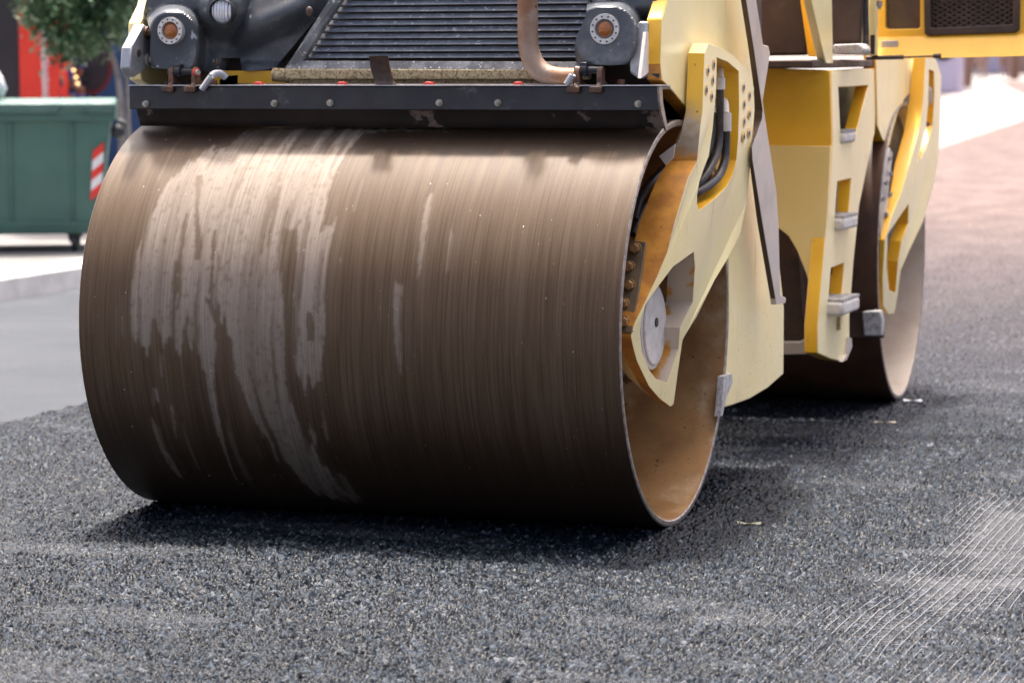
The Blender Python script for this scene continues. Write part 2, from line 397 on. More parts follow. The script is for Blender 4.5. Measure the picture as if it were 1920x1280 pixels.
# glass-fibre net showing through the loose asphalt
mb = MB(); simple('glass_fibre', (.24, .24, .245), (.17, .17, .175), 30, rough=.5, bump=0)
def net_z(x, y):
    x = np.asarray(x, float); y = np.asarray(y, float)
    m = np.exp(-((x-1.93)/.33)**2)*(1-.5*sstep(.4, 1.2, y))
    return .0115*m - .0062 + (fbm(x*5, y*1.6, 31, 3)-.5)*.022 + (fbm(x*2.2, y*2.2, 9, 3)-.5)*.016
def strip(pts, wd, along):
    P = np.array(pts); n = len(P)
    off = np.array([wd, 0, 0]) if along == 'y' else np.array([0, wd, 0])
    a = [mb.bm.verts.new(p-off) for p in P]; c = [mb.bm.verts.new(p+np.array([0, 0, wd])) for p in P]; d = [mb.bm.verts.new(p+off) for p in P]
    for i in range(n-1):
        mb.bm.faces.new((a[i], a[i+1], c[i+1], c[i])); mb.bm.faces.new((c[i], c[i+1], d[i+1], d[i]))
yy = np.arange(-2.9, 2.4, .03)
for k in range(38):
    x0 = 1.30+k*.0262
    wob = .007*np.sin(yy*2.3+k*.12)+.014*(fbm(yy*1.1+k*.05, yy*0+k*.06, 3, 2)-.5)+.0045*(fbm(yy*9+k*3.1, yy*0+k*.7, 13, 2)-.5)
    X_ = x0+wob; strip(np.stack([X_, yy, net_z(X_, yy)+.002], 1), .0012, 'y')
for k in range(230):
    y0 = -2.9+k*.0195; X_ = np.arange(1.32, 2.26, .03)
    Y_ = y0+.006*np.sin(X_*7+k*.05); strip(np.stack([X_, Y_, net_z(X_, Y_)-.0025], 1), .0006, 'x')
o = mb.build('fibre_net', 'glass_fibre', smooth=0, dissolve=False)
tag(o, 'pale glass fibre reinforcing net half buried in the loose asphalt', 'net')

# ================================================================== ROAD ROLLER
RO = empty('road_roller', (0, 0, 0)); tag(RO, 'yellow tandem road roller standing on fresh asphalt', 'road roller')

# ---- front drum shell, wear and painted shade mapped on the steel as a surface attribute
def cyl_hit(px, py):
    d = ray(px, py); oy, oz = CAM[1], CAM[2]-R
    A = d[1]**2+d[2]**2; B = 2*(oy*d[1]+oz*d[2]); C_ = oy*oy+oz*oz-R*R
    D = max(B*B-4*A*C_, 0); t = (-B-math.sqrt(D))/(2*A); p = CAM+d*t
    return p[0], math.atan2(p[2]-R, -p[1])*R
def drum_mesh(name, dense):
    if dense:
        nx = 500; ph = np.concatenate([np.linspace(-1.75, 1.45, 620), np.linspace(1.45, 2*math.pi-1.75, 90)[1:]])
    else:
        nx = 40; ph = np.linspace(-1.75, 2*math.pi-1.75, 200)
    xx = np.linspace(-HW, HW, nx)
    PH, XX = np.meshgrid(ph, xx, indexing='ij')
    V = np.stack([XX, -R*np.cos(PH), R+R*np.sin(PH)], -1).reshape(-1, 3)
    attrs = {}
    if dense:
        U, W_ = XX, PH*R
        lat = vn(U*16, W_*1.5, 2)-.5; lat2 = fbm(U*90, W_*5, 4, 3)-.5
        Uj = U+.014*lat2+.01*(fbm(U*25, W_*9, 6, 3)-.5); Wj = W_+.16*lat2+.10*(fbm(U*45, W_*2, 14, 3)-.5)+.05*lat
        mask = np.zeros_like(U)
        polys = [
            ([(500, 236), (440, 262), (330, 318), (292, 380), (262, 450), (246, 560), (252, 606), (276, 640), (300, 610), (330, 665), (352, 640), (382, 700), (398, 640), (412, 560), (430, 640), (450, 700), (480, 790), (530, 862), (580, 915), (640, 936), (680, 938), (640, 905), (590, 850), (548, 760), (535, 700), (528, 620), (532, 540), (540, 460), (560, 440), (600, 440), (640, 300), (690, 246), (620, 238)], 1),
            ([(560, 430), (552, 520), (548, 600), (556, 690), (570, 735), (580, 700), (604, 730), (608, 640), (606, 560), (618, 470), (628, 420), (600, 415)], 1),
            ([(398, 600), (384, 640), (388, 720), (402, 790), (426, 860), (452, 915), (430, 860), (412, 790), (402, 720), (406, 650)], .9),
            ([(742, 520), (738, 600), (744, 660), (752, 700), (754, 660), (750, 600), (756, 530)], .8),
            ([(798, 380), (786, 460), (783, 520), (790, 500), (802, 420), (812, 360)], .7),
            ([(846, 400), (838, 450), (836, 520), (842, 500), (850, 440)], .45),
            ([(282, 780), (296, 830), (318, 872), (350, 905), (318, 850), (300, 800)], .8),
            ([(284, 730), (286, 755), (300, 760), (296, 735)], .8),
            ([(318, 760), (326, 810), (330, 800), (324, 760)], .7),
            ([(580, 790), (580, 815), (594, 846), (592, 810)], .7),
            ([(602, 770), (606, 800), (616, 830), (612, 800)], .6),
            ([(300, 660), (300, 700), (306, 700), (306, 660)], .5),
            ([(630, 880), (640, 905), (660, 930), (680, 935), (660, 915), (645, 890)], .6),
            ([(640, 242), (790, 243), (918, 246), (790, 247), (640, 249)], .7),
        ]
        for pp, a in polys:
            q = [cyl_hit(x, y) for x, y in pp]
            # small streaks keep their own outline, large ones get ragged fingers
            k = 1.0 if a == 1 else .35
            mask = np.maximum(mask, a*inpoly(U+(Uj-U)*k, W_+(Wj-W_)*k, q))
        # dark runs inside the pale area
        for (x1, y1, x2, y2, wd) in ((376, 330, 372, 470, .010), (392, 560, 424, 640, .012), (402, 430, 398, 560, .006), (540, 430, 540, 560, .016), (352, 400, 334, 560, .005), (330, 490, 326, 640, .006), (580, 585, 580, 620, .014), (468, 690, 520, 840, .006), (352, 590, 348, 700, .006)):
            (ua, wa), (ub, wb) = cyl_hit(x1, y1), cyl_hit(x2, y2)
            t = np.clip((W_-wa)/(wb-wa), 0, 1); uc = ua+(ub-ua)*t
            ins = (W_ < max(wa, wb)+.03*lat2) & (W_ > min(wa, wb)-.03)
            mask = np.where(ins & (np.abs(Uj-uc) < wd*(.3+1.3*vn(U*0+wd*99, W_*14, 3))), mask*.12, mask)
        fine = fbm(U*70, W_*3.2, 21, 4)
        mask *= np.where(fine < .33, .35, 1)
        pepper = fbm(U*190, W_*60, 23, 3); mask = mask*(1-.6*sstep(.62, .74, pepper)); mask = mask*(.72+.5*fbm(U*110, W_*2.2, 24, 3))
        extra = ((fbm(U*75, W_*2.4, 33, 4) > .74) & (U > -.72) & (U < .05))*.35
        mask = np.maximum(mask, extra)
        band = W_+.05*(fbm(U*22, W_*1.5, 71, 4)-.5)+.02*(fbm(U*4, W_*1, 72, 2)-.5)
        wet_shade = sstep(.595, .635, band)  # upper band: spray water plus the scraper bar's shadow, both as darker colour
        low = .95*sstep(-.10, -.46, W_+.10*(fbm(U*9, W_*1, 73, 3)-.5)+.06*lat2)        # shade under the drum's curve, put into the steel colour
        wet_shade = np.maximum(wet_shade, low)
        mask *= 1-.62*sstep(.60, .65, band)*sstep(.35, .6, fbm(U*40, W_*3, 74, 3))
        def blur(a, n):
            for ax in (0, 1):
                c = np.cumsum(np.concatenate([np.repeat(np.take(a, [0], ax), n+1, ax), a, np.repeat(np.take(a, [-1], ax), n, ax)], ax), ax)
                m = c.shape[ax]; a = (np.take(c, range(2*n+1, m), ax)-np.take(c, range(0, m-2*n-1), ax))/(2*n+1)
            return a
        film = blur(mask, 12)*(.25+.9*fbm(U*60, W_*1.4, 81, 4)); mask = np.clip(np.maximum(blur(mask, 1)*1.05, film*.40), 0, 1)
        attrs = {'dry': np.clip(mask*(.45+.75*fbm(U*38, W_*1.1, 61, 4))*(1-.35*low), 0, .9), 'wet_shade': wet_shade}
    me = grid_mesh(name, V, len(ph), nx, attrs); return me
b = NB('drum_steel')
da = b.n('ShaderNodeAttribute'); da.attribute_name = 'dry'
sepc = b.n('ShaderNodeSeparateXYZ'); b.set(sepc, 'Vector', b.tc.outputs['Object'])
ang = b.math('ARCTAN2', b.math('SUBTRACT', sepc.outputs[2], R), b.math('MULTIPLY', sepc.outputs[1], -1.0))
cmb = b.n('ShaderNodeCombineXYZ'); b.set(cmb, 'X', sepc.outputs[0]); b.set(cmb, 'Y', b.math('MULTIPLY', ang, R))
uv = cmb.outputs[0]
st1 = b.noise(1.0, 5, .65, vec=b.map((150, 2.5, 1), uv)); st2 = b.noise(1.0, 4, .6, vec=b.map((34, 1.2, 1), uv)); gr = b.noise(1.0, 4, .7, vec=b.map((420, 260, 1), uv))
pit = b.noise(1.0, 3, .6, vec=b.map((120, 70, 1), uv))
base = b.mix(b.ramp(st1, .35, .68), (.080, .045, .021), (.130, .083, .043))
base = b.mix(b.math('MULTIPLY', b.ramp(st2, .45, .7), .5), base, (.165, .112, .068))
base = b.mix(b.math('MULTIPLY', b.ramp(gr, .42, .62), .35), base, (.035, .026, .021))
dry = b.mix(b.ramp(st1, .3, .7), (.23, .18, .135), (.33, .27, .21))
dry = b.mix(b.math('MULTIPLY', b.ramp(gr, .42, .64), .35), dry, (.16, .14, .13))
wa = b.n('ShaderNodeAttribute'); wa.attribute_name = 'wet_shade'
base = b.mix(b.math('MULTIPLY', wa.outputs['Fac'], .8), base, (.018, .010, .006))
colr = b.mix(da.outputs['Fac'], base, dry)
colr = b.mix(b.ramp(pit, .70, .73), colr, (.03, .022, .018))
colr = b.mix(b.ramp(b.noise(1.0, 2, .5, vec=b.map((95, 80, 1), uv)), .755, .77), colr, (.62, .60, .57))
b.out(Base_Color=colr, Metallic=.06, Roughness=b.math('ADD', b.math('MULTIPLY', da.outputs['Fac'], .08), b.math('ADD', b.math('MULTIPLY', st1, .10), .47)))
b.b.inputs['Specular IOR Level'].default_value = .28
hb = b.math('ADD', b.math('MULTIPLY', st1, .6), b.math('ADD', b.math('MULTIPLY', gr, .8), b.math('MULTIPLY', b.ramp(pit, .66, .72), -.8))); b.bump(hb, .38, .0011)

def make_drum(parent, dense, mats, dirt):
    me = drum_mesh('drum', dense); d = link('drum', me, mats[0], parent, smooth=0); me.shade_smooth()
    N = 200; ri = R-.020
    prof = [(HW, R), (HW+.003, R-.004), (HW+.003, R-.016), (HW, R-.020)]
    for sg in (1, -1):
        for nm, pf, mt in (('drum_rim', prof, mats[1]), ('drum_inside', [(x, ri) for x in (HW, .8, .7, .55, .42)], mats[2])):
            mb = MB()
            rings = [[mb.bm.verts.new((sg*x, -r*math.cos(2*math.pi*k/N), R+r*math.sin(2*math.pi*k/N))) for k in range(N)] for x, r in pf]
            for a, c in zip(rings[:-1], rings[1:]):
                for k in range(N): mb.bm.faces.new((a[k], a[(k+1) % N], c[(k+1) % N], c[k]))
            if nm == 'drum_inside': mb.bm.faces.new(rings[-1])
            mb.build(nm, mt, d, dissolve=False)
    return d
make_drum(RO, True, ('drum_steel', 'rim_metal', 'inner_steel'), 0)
# rear drum: same shell further back, slightly steered
RD = make_drum(RO, False, ('rear_drum_steel', 'rim_metal', 'pale_inner'), 0)
RD.location = (.02, 3.343, 0); RD.rotation_euler = (0, 0, .035)

# ---- scraper bar with flap, bolts, tab
YB = -.27
mb = MB(); zl, zh = 1.2515, 1.3215; xl, xr = -.832, .866
prof = [(YB, zh), (YB, zl), (YB+.010, zl), (YB+.010, zh-.010), (YB+.11, zh-.010), (YB+.11, zh)]
mb.solid([(xr, y, z) for y, z in prof], [(xl, y, z) for y, z in prof])
bar = mb.build('scraper_bar', 'black_steel', RO, bevel=.003)
mb = MB(); mb.box(((xl+xr)/2, YB+.05, zh+.003), (xr-xl, .115, .003)); mb.build('top_strip', 'zinc', bar)
for x, y in ((274, 195), (515, 194), (619.5, 193), (824, 193), (934, 193), (1197, 195)):
    p = aY(x, y, YB); mb = MB(); mb.cyl(p+np.array([0, -.002, 0]), (0, 1, 0), .0105, .004, 20); mb.cyl(p+np.array([0, -.008, 0]), (0, 1, 0), .0085, .009, 6); mb.cyl(p+np.array([0, -.014, 0]), (0, 1, 0), .0045, .006, 12)
    mb.build('bolt', 'bolt_steel', bar)
mb = MB()
fx0, fx1 = xl+.006, xr-.006; fp = [(YB+.030, 1.258), (YB+.040, 1.240), (YB+.052, 1.218), (YB+.058, 1.204), (YB+.066, 1.1985)]
fb = [(y+.010, z+.002) for y, z in fp][::-1]
mb.solid([(fx1, y, z) for y, z in fp+fb], [(fx0, y, z) for y, z in fp+fb])
mb.build('rubber_flap', 'brown_rubber', RO)
mb = MB()
mb.solid([aX(x, y, .872) for x, y in ((1236, 163), (1242, 163), (1243, 190), (1247, 212), (1252, 240), (1250, 246), (1245, 232), (1240, 210), (1237, 190))], [aX(x, y, .872)-np.array([.006, 0, 0]) for x, y in ((1236, 163), (1242, 163), (1243, 190), (1247, 212), (1252, 240), (1250, 246), (1245, 232), (1240, 210), (1237, 190))])
mb.build('flap_end', 'rim_metal', RO)
mb = MB()   # bent tab welded on the bar
L_ = [(688, 105, -.30), (692, 107, -.275), (694, 122, -.268), (697, 138, -.262), (702, 152, -.262), (706, 161, -.27)]
Rr = [(727, 105, -.30), (726, 107, -.275), (729, 122, -.268), (733, 138, -.262), (738, 152, -.262), (743, 161, -.27)]
for a in range(len(L_)-1):
    q = [aY(*L_[a][:2], L_[a][2]), aY(*Rr[a][:2], Rr[a][2]), aY(*Rr[a+1][:2], Rr[a+1][2]), aY(*L_[a+1][:2], L_[a+1][2])]
    mb.solid(q, [p+np.array([0, .007, 0]) for p in q])
simple('dark_rust', (.045, .026, .018), (.09, .038, .018), 30, .5, .68, rough=.5, bump=.4, bscale=120)
mb.build('bent_tab', 'dark_rust', RO)
for x in (485, 642, 805, 972):
    c = aY(x, 159.5, -.205); mb = MB(); mb.solid([c+np.array([a, -.012, z]) for a, z in ((-.015, -.012), (.015, -.012), (.015, .002), (.009, .010), (-.008, .010), (-.015, .002))], [c+np.array([a, .012, z]) for a, z in ((-.015, -.012), (.015, -.012), (.015, .002), (.009, .010), (-.008, .010), (-.015, .002))]); mb.build('nozzle_cap', 'red_plastic', RO, bevel=.003)
# water spray pipe behind
mb = MB(); mb.tube([aY(440, 165, -.18), aY(1100, 165, -.18)], .014, 10, sm=1); mb.build('spray_pipe', 'brown_dark', RO)

# ---- grille hood
GY = -.10
def gx(px, py, Y=GY): return aY(px, py, Y)[0]
mb = MB()
zs = [aY(800, y, GY)[2] for y in np.arange(118, -60, -12.45)]
for k, z in enumerate(zs[1:]):
    py = 118-12.45*(k+1); xl_ = gx(566-.645*(py-113)+4, py); xr_ = gx(1105, py)
    q = [(xl_, GY-.008, z-.0045), (xl_, GY+.006, z+.0085), (xl_, GY+.022, z+.0110), (xl_, GY+.022, z+.0080), (xl_, GY+.004, z-.0065)]
    mb.solid(q, [(xr_, y, zz) for _, y, zz in q])
gr_ = mb.build('grille', 'slat_black', RO, smooth=20)
mb = MB(); plateY(mb, [(560, 122), (1110, 122), (1110, -60), (675, -60)], GY+.035, .02); mb.build('grille_back', 'brown_dark', gr_)
mb = MB()     # dusty surround: left cheek and bottom lip
plateY(mb, [(532, 130), (540, 121), (575, 65), (612, 8), (650, -60), (676, -60), (640, 0), (603, 56), (567, 114), (1110, 116), (1110, 132)], interp([(-60, -.135), (60, -.135), (114, -.135), (118, -.135), (130, -.150)]), .03)
mb.build('grille_frame', 'dusty_plastic', RO, bevel=.003)
mb = MB(); plateY(mb, [(533, 129), (1104, 131), (1104, 150), (536, 149)], interp([(128, -.153), (150, -.148)]), .03); plateY(mb, [(542, 149), (1080, 150), (1080, 158), (542, 158)], -.13, .02)
mb.build('hood_lip', 'tan_dust', RO, bevel=.004)
mb = MB(); mb.tube([aY(512, 140, -.12), aY(560, 143, -.11)], .022, 12, sm=1); mb.build('bumper_stop', 'tan_dust', RO); mb = MB(); plateY(mb, [(400, 133), (536, 133), (536, 165), (400, 165)], -.06, .02)
mb.build('lower_panel', 'amber_paint', RO)
mb = MB(); plateY(mb, [(262, 110), (1215, 110), (1215, 172), (262, 172)], .02, .02); mb.build('inner_bulkhead', 'brown_dark', RO)

mb = MB(); mb.box((0, .37, 1.50), (1.57, .66, .46)); mb.box((0, .99, .98), (1.57, .60, 1.36)); mb.build('engine_body', 'brown_dark', RO, bevel=.02)
mb = MB(); mb.box((0, .58, 1.80), (1.72, 1.30, .18)); mb.build('hood_top', 'amber_paint', RO, bevel=.05)
# ---- exhaust pipe
mb = MB(); EYp = -.215
mb.tube([aY(989, -60, EYp), aY(989.5, 20, EYp), aY(990, 70, EYp), aY(993, 98, EYp), aY(1004, 123, EYp), (aY(1024, 140, EYp)), aY(1050, 146, EYp), aY(1080, 147, EYp)], .0305, 24, sm=6)
mb.build('exhaust_pipe', 'exhaust_steel', RO)

# ---- black headlight housings (moulded relief)
def relief(name, outline, Yf, step, mat, parent, back=.10):
    o2 = [Vector(p) for p in outline]
    n = len(o2); pts = []
    for i in range(n):
        a, c = o2[i], o2[(i+1) % n]; k = max(1, int((c-a).length/step))
        pts += [a+(c-a)*(j/k) for j in range(k)]
    nb = len(pts); arr = np.array([(p.x, p.y) for p in pts])
    gx_, gy_ = np.meshgrid(np.arange(arr[:, 0].min(), arr[:, 0].max(), step), np.arange(arr[:, 1].min(), arr[:, 1].max(), step))
    gx_, gy_ = gx_.ravel(), gy_.ravel(); m = inpoly(gx_, gy_, [(p.x, p.y) for p in o2])
    g = np.stack([gx_, gy_], 1)[m]
    dmin = np.min(np.linalg.norm(g[:, None]-arr[None], axis=2), axis=1); g = g[dmin > step*.55]
    vs = pts+[Vector(p) for p in g]
    r = delaunay_2d_cdt(vs, [(i, (i+1) % nb) for i in range(nb)], [], 1, .01)
    bm = bmesh.new(); P = r[0]
    Yv = Yf(np.array([p.x for p in P]), np.array([p.y for p in P]))
    verts = []
    for p, y in zip(P, Yv):
        q = aY(p.x, p.y, float(y)); verts.append(bm.verts.new(q))
    for f in r[2]:
        try: bm.faces.new([verts[i] for i in f])
        except ValueError: pass
    be = [e for e in bm.edges if len(e.link_faces) == 1]
    ex = bmesh.ops.extrude_edge_only(bm, edges=be)
    for v in ex['geom']:
        if isinstance(v, bmesh.types.BMVert): v.co.y += back
    bmesh.ops.recalc_face_normals(bm, faces=bm.faces[:])
    me = bpy.data.meshes.new(name); bm.to_mesh(me); bm.free()
    # front faces must look to -Y
    return link(name, me, mat, parent, smooth=50)
def rrect(x, y, cx, cy, hx, hy, p=3.2):
    return ((np.abs((x-cx)/hx))**p+(np.abs((y-cy)/hy))**p)**(1/p)
def smax(a, b_, k=.012):
    h = np.clip(.5+.5*(a-b_)/k, 0, 1); return b_*(1-h)+a*h+k*h*(1-h)
def Yleft(x, y):
    base = -.035+.00025*(x-430) - .03*sstep(120, -20, y)
    pod = .175*(1-sstep(.80, 1.22, rrect(x, y, 324, 82, 54, 72, 2.6)))
    hl = .150*(1-sstep(.55, 1.5, np.hypot(x-414, (y-16)*.9)/42))
    brow = .08*(1-sstep(.5, 1.4, rrect(x, y, 330, 0, 120, 34, 3)))
    sw = .085*sstep(.0, 1.0, np.clip(1-np.abs((y-(62-(x-440)*.42)))/60, 0, 1))*sstep(420, 470, x)*(1-sstep(520, 640, x))
    low = .05*sstep(110, 134, y)*sstep(440, 470, x)
    f = smax(smax(pod, hl), smax(brow, sw+low)); return base-f
HL = relief('headlight_housing', [(284, 128), (281, 95), (283, 62), (276, 40), (268, 26), (285, -40), (640, -40), (604, 22), (562, 72), (517, 126), (500, 131), (454, 134), (450, 109), (415, 109), (412, 136), (396, 136), (340, 131)], Yleft, 3.4, 'black_plastic', RO)
def Yright(x, y):
    base = -.045
    pod = .185*(1-sstep(.82, 1.2, rrect(x, y, 1136, 68, 66, 66, 2.6)))
    hl = .11*(1-sstep(.5, 1.4, np.hypot(x-1128, (y+12)*.9)/44))
    brow = .08*(1-sstep(.5, 1.4, rrect(x, y, 1190, -8, 70, 40, 3)))
    return base-smax(smax(pod, hl), brow)
HR = relief('headlight_housing', [(1079, 112), (1077, 84), (1084, 62), (1098, 32), (1101, 10), (1104, -40), (1240, -40), (1230, 20), (1212, 36), (1200, 60), (1196, 110), (1184, 121), (1140, 123), (1090, 120)], Yright, 3.4, 'black_plastic', RO)
def indicator(px, py, Y, parent, r=.0425):
    c = aY(px, py, Y); mb = MB()
    N = 48; prof = [(r, .012), (r, -.004), (r*.96, -.010), (r*.66, -.010), (r*.60, -.004), (r*.58, .004)]
    rings = [[mb.bm.verts.new(c+np.array([q*math.cos(2*math.pi*k/N), y, q*math.sin(2*math.pi*k/N)])) for k in range(N)] for q, y in prof]
    for a, d in zip(rings[:-1], rings[1:]):
        for k in range(N): mb.bm.faces.new((a[k], a[(k+1) % N], d[(k+1) % N], d[k]))
    mb.bm.faces.new(rings[-1])
    ring = mb.build('indicator_lamp', 'ring_metal', parent, dissolve=False, smooth=25)
    mb = MB()
    for k in range(12):
        a = 2*math.pi*k/12+.2; mb.cyl(c+np.array([.81*r*math.cos(a), -.0105, .81*r*math.sin(a)]), (0, 1, 0), r*.062, .003, 8)
    mb.build('ring_studs', 'brown_dark', ring)
    mb = MB(); mb.sph(c+np.array([0, .004, 0]), r*.60, (1, .55, 1), 28); mb.build('amber_lens', 'amber_lens', ring, dissolve=False)
def front(Yf, px, py, r):
    a = np.linspace(0, 6.28, 24); return float(np.min(np.concatenate([Yf(px+r*k*np.cos(a), py+r*k*np.sin(a)) for k in (0, .4, .8)])))
indicator(320.7, 58, front(Yleft, 320.7, 58, 27)+.004, HL); indicator(1135, 55, front(Yright, 1135, 55, 28)+.004, HR, .0455)
def roundlight(px, py, Y, parent, r=.037):
    c = aY(px, py, Y); mb = MB()
    N = 48; prof = [(r*1.14, .02), (r*1.14, -.006), (r*1.05, -.010), (r*.99, -.004)]
    rings = [[mb.bm.verts.new(c+np.array([q*math.cos(2*math.pi*k/N), y, q*math.sin(2*math.pi*k/N)])) for k in range(N)] for q, y in prof]
    for a, d in zip(rings[:-1], rings[1:]):
        for k in range(N): mb.bm.faces.new((a[k], a[(k+1) % N], d[(k+1) % N], d[k]))
    rg = mb.build('round_headlight', 'black_steel', parent, dissolve=False)
    mb = MB(); mb.sph(c+np.array([0, .006, 0]), r, (1, .35, 1), 32); mb.build('glass_lens', 'headlight_glass', rg, dissolve=False)
roundlight(415.5, 22, front(Yleft, 415.5, 22, 24)-.006, HL); roundlight(1128, -12, front(Yright, 1128, -12, 18)+.004, HR)
for (x, y, s_) in ((580, 22, .012), (407, 118, .009)):    # screw recess in the moulding
    c = aY(x, y, -.168 if x > 500 else -.17); mb = MB(); mb.sph(c, s_, (1, .6, 1.3), 16); mb.build('screw_recess', 'brown_dark', HL, dissolve=False)

# ---- side plates of the front frame
XP = .845
PL = [(1262, -80), (1252, 0), (1241, 36), (1238, 120), (1241, 150), (1262, 172), (1282, 196), (1318, 240), (1345, 320), (1362, 420), (1366, 480), (1367, 600), (1357, 764), (1372, 760), (1405, 748), (1440, 727), (1469, 701), (1470, 575), (1462, 500), (1446, 400), (1434, 300), (1430, 200), (1418, 100), (1404, -80)]
mb = MB(); plateX(mb, PL, XP, .046, side_mi=lambda l, k: 1 if 3 <= k <= 6 else (2 if k < 3 else 0), mi=0)
mb.build('side_plate', ['lit_yellow_paint', 'rust_stain', 'amber_paint'], RO, bevel=.004)
mb = MB(); o_ = [aX(x, y, XP) for x, y in PL]
lo_ = [(-XP-.03, p[1], p[2]) for p in o_]; li_ = [(-XP+.012, p[1], p[2]) for p in o_]
mb.solid(lo_, li_, side_mi=lambda l, k: 0); mb.build('side_plate', ['lit_yellow_paint'], RO, bevel=.004)
# chipped black paint at the right plate's lower front corner
mb = MB(); plateY(mb, [(1214, 112), (1222, 108), (1232, 120), (1237, 140), (1234, 147), (1222, 140), (1214, 130)], -.188, .006)
mb.build('paint_patch', 'black_steel', RO)
# zinc bolted brackets beside the lamps
LB = [aX(x, y, -.80) for x, y in ((270, 45), (282, 54), (285, 122), (251, 146), (243, 128), (246, 90))]
mb = MB(); mb.solid(LB, [p-np.array([.034, 0, 0]) for p in LB]); k_ = mb.build('lamp_bracket', 'zinc', RO, bevel=.005)
for x, y in ((275, 62), (277, 112)):
    c = aX(x, y, -.80); mb = MB(); mb.cyl(c+np.array([.004, 0, 0]), (1, 0, 0), .020, .008, 20); mb.cyl(c+np.array([.018, 0, 0]), (1, 0, 0), .0145, .024, 6); mb.build('bolt', 'bolt_steel' if y > 80 else 'rust_steel', k_)
mb = MB(); c = aX(260, 100, -.7995); mb.cyl(c, (1, 0, 0), .012, .004, 16); mb.build('slot', 'brown_dark', k_)
RB = [(1198, 40), (1214, 41), (1213, 142), (1199, 149), (1181, 138), (1180, 122), (1190, 84)]
mb = MB(); plateY(mb, RB, -.20, .10); k_ = mb.build('lamp_bracket', 'zinc', RO, bevel=.006)
for x, y in ((1194, 54),):
    c = aY(x, y, -.17); mb = MB(); mb.cyl(c-np.array([.01, 0, 0]), (1, 0, 0), .014, .02, 6); mb.build('bolt', 'rust_steel', k_)
mb = MB(); mb.solid([aX(x, y, .815) for x, y in ((1212, 60), (1216, 60), (1216, 136), (1202, 147), (1206, 110))], [aX(x, y, .815)-np.array([.01, 0, 0]) for x, y in ((1212, 60), (1216, 60), (1216, 136), (1202, 147), (1206, 110))]); mb.build('bracket_web', 'white_cap', k_)

# ---- hinges with pin and return spring
def hinge(xs_, pin, yb, spring, Y=-.275):
    h = None
    for x in xs_:
        mb = MB(); dx = .016
        yz = [(Y-.012, 1.302), (Y-.012, 1.322), (Y+.006, 1.332), (Y+.006, 1.366), (Y+.014, 1.378), (Y+.028, 1.381), (Y+.040, 1.372), (Y+.044, 1.340), (Y+.085, 1.322), (Y+.085, 1.312), (Y, 1.3225), (Y, 1.302)]
        X0 = aY(x, 150, Y)[0]
        mb.solid([(X0+dx/2, a, c) for a, c in yz], [(X0-dx/2, a, c) for a, c in yz])
        mb.box((X0-.006, Y-.006, 1.313), (.038, .014, .018))
        o = mb.build('hinge_lug' if h else 'flap_hinge', 'rust_steel', h or RO, bevel=.003)
        h = h or o
    p0, p1 = aY(pin[0], yb, Y+.025), aY(pin[1], yb+1, Y+.025)
    mb = MB(); mb.tube([p0, p1], .0115, 14, sm=1); m_ = (p0+p1)/2
    mb.cyl(m_-(p1-p0)*.12, (1, 0, 0), .019, .020, 14); mb.box(m_-(p1-p0)*.12+np.array([0, 0, .012]), (.022, .03, .02)); mb.build('hinge_pin', 'black_steel', h, bevel=.002)
    # coil spring
    a, c = [np.array(aY(x, y, Y-.008)) for x, y in spring]; mb = MB(); T = 9; n = T*12; ax = (c-a)/np.linalg.norm(c-a)
    s1 = np.cross(ax, [0, 1, 0]); s1 /= np.linalg.norm(s1); s2 = np.cross(ax, s1)
    mb.tube([a+(c-a)*i/n+(s1*math.cos(2*math.pi*T*i/n)+s2*math.sin(2*math.pi*T*i/n))*.0085 for i in range(n+1)], .0024, 6, sm=1)
    mb.build('coil_spring', 'zinc', h)
    return h
h1 = hinge((318, 361), (316, 366), 134, ((379, 168), (396, 143)))
mb = MB(); c = aY(368, 136, -.262); mb.cyl(c, (1, -.5, 0), .0125, .010, 20); mb.build('red_washer', 'red_plastic', h1)
mb = MB(); c = aY(370, 136, -.268); mb.cyl(c, (1, -.5, 0), .008, .012, 16); mb.build('pin_end', 'bolt_steel', h1)
mb = MB(); mb.tube([aY(396, 144, -.265), aY(402, 139, -.255), aY(414, 138, -.245), aY(424, 146, -.235)], .0115, 12); mb.build('spring_rod', 'zinc', h1)
mb = MB(); mb.solid(*[[aY(x, y, -.20)+np.array([0, 0, dz]) for x, y in ((412, 150), (424, 143), (446, 141), (446, 150), (436, 158), (414, 158))] for dz in (0, -.012)])
mb.build('spring_plate', 'zinc', h1)
h2_ = hinge((1080, 1122), (1078, 1126), 131, ((1063, 158), (1074, 140)))
for x, y in ((316, 158), (400, 156), (1165, 154)):
    c = aY(x, y, -.19); mb = MB(); mb.cyl(c, (0, 0, 1), .012, .016, 6); mb.build('stud', 'rust_steel', RO)

# ---- right yoke (swept casting that carries the drum)
XA = interp([(60, .905), (260, .905), (480, .878), (620, .825), (770, .800)])
YO = [((1321, 100), .05), ((1317, 210), .052), ((1313, 240), .056), ((1311, 262), .062), ((1307, 302), .088), ((1297, 322), .092), ((1289, 336), .094), ((1279, 370), .100), ((1264, 420), .108), ((1251, 473), .108), ((1231, 521), .088), ((1206, 573), .058), ((1190, 605), .042), ((1183, 630), .034), ((1187, 650), .036), ((1194, 676), .034), ((1203, 695), .030), ((1217, 724), .026), ((1237, 747), .024), ((1257, 762), .024), ((1263, 758), .03), ((1268, 720), .05), ((1272, 690), .05), ((1280, 636), .055), ((1306, 594), .06), ((1340, 525), .05), ((1365, 484), .05), ((1388, 440), .05), ((1402, 370), .05), ((1408, 292), .05), ((1409, 250), .05), ((1414, 165), .05), ((1398, 130), .05), ((1376, 106), .05), ((1348, 88), .05), ((1328, 82), .05)]
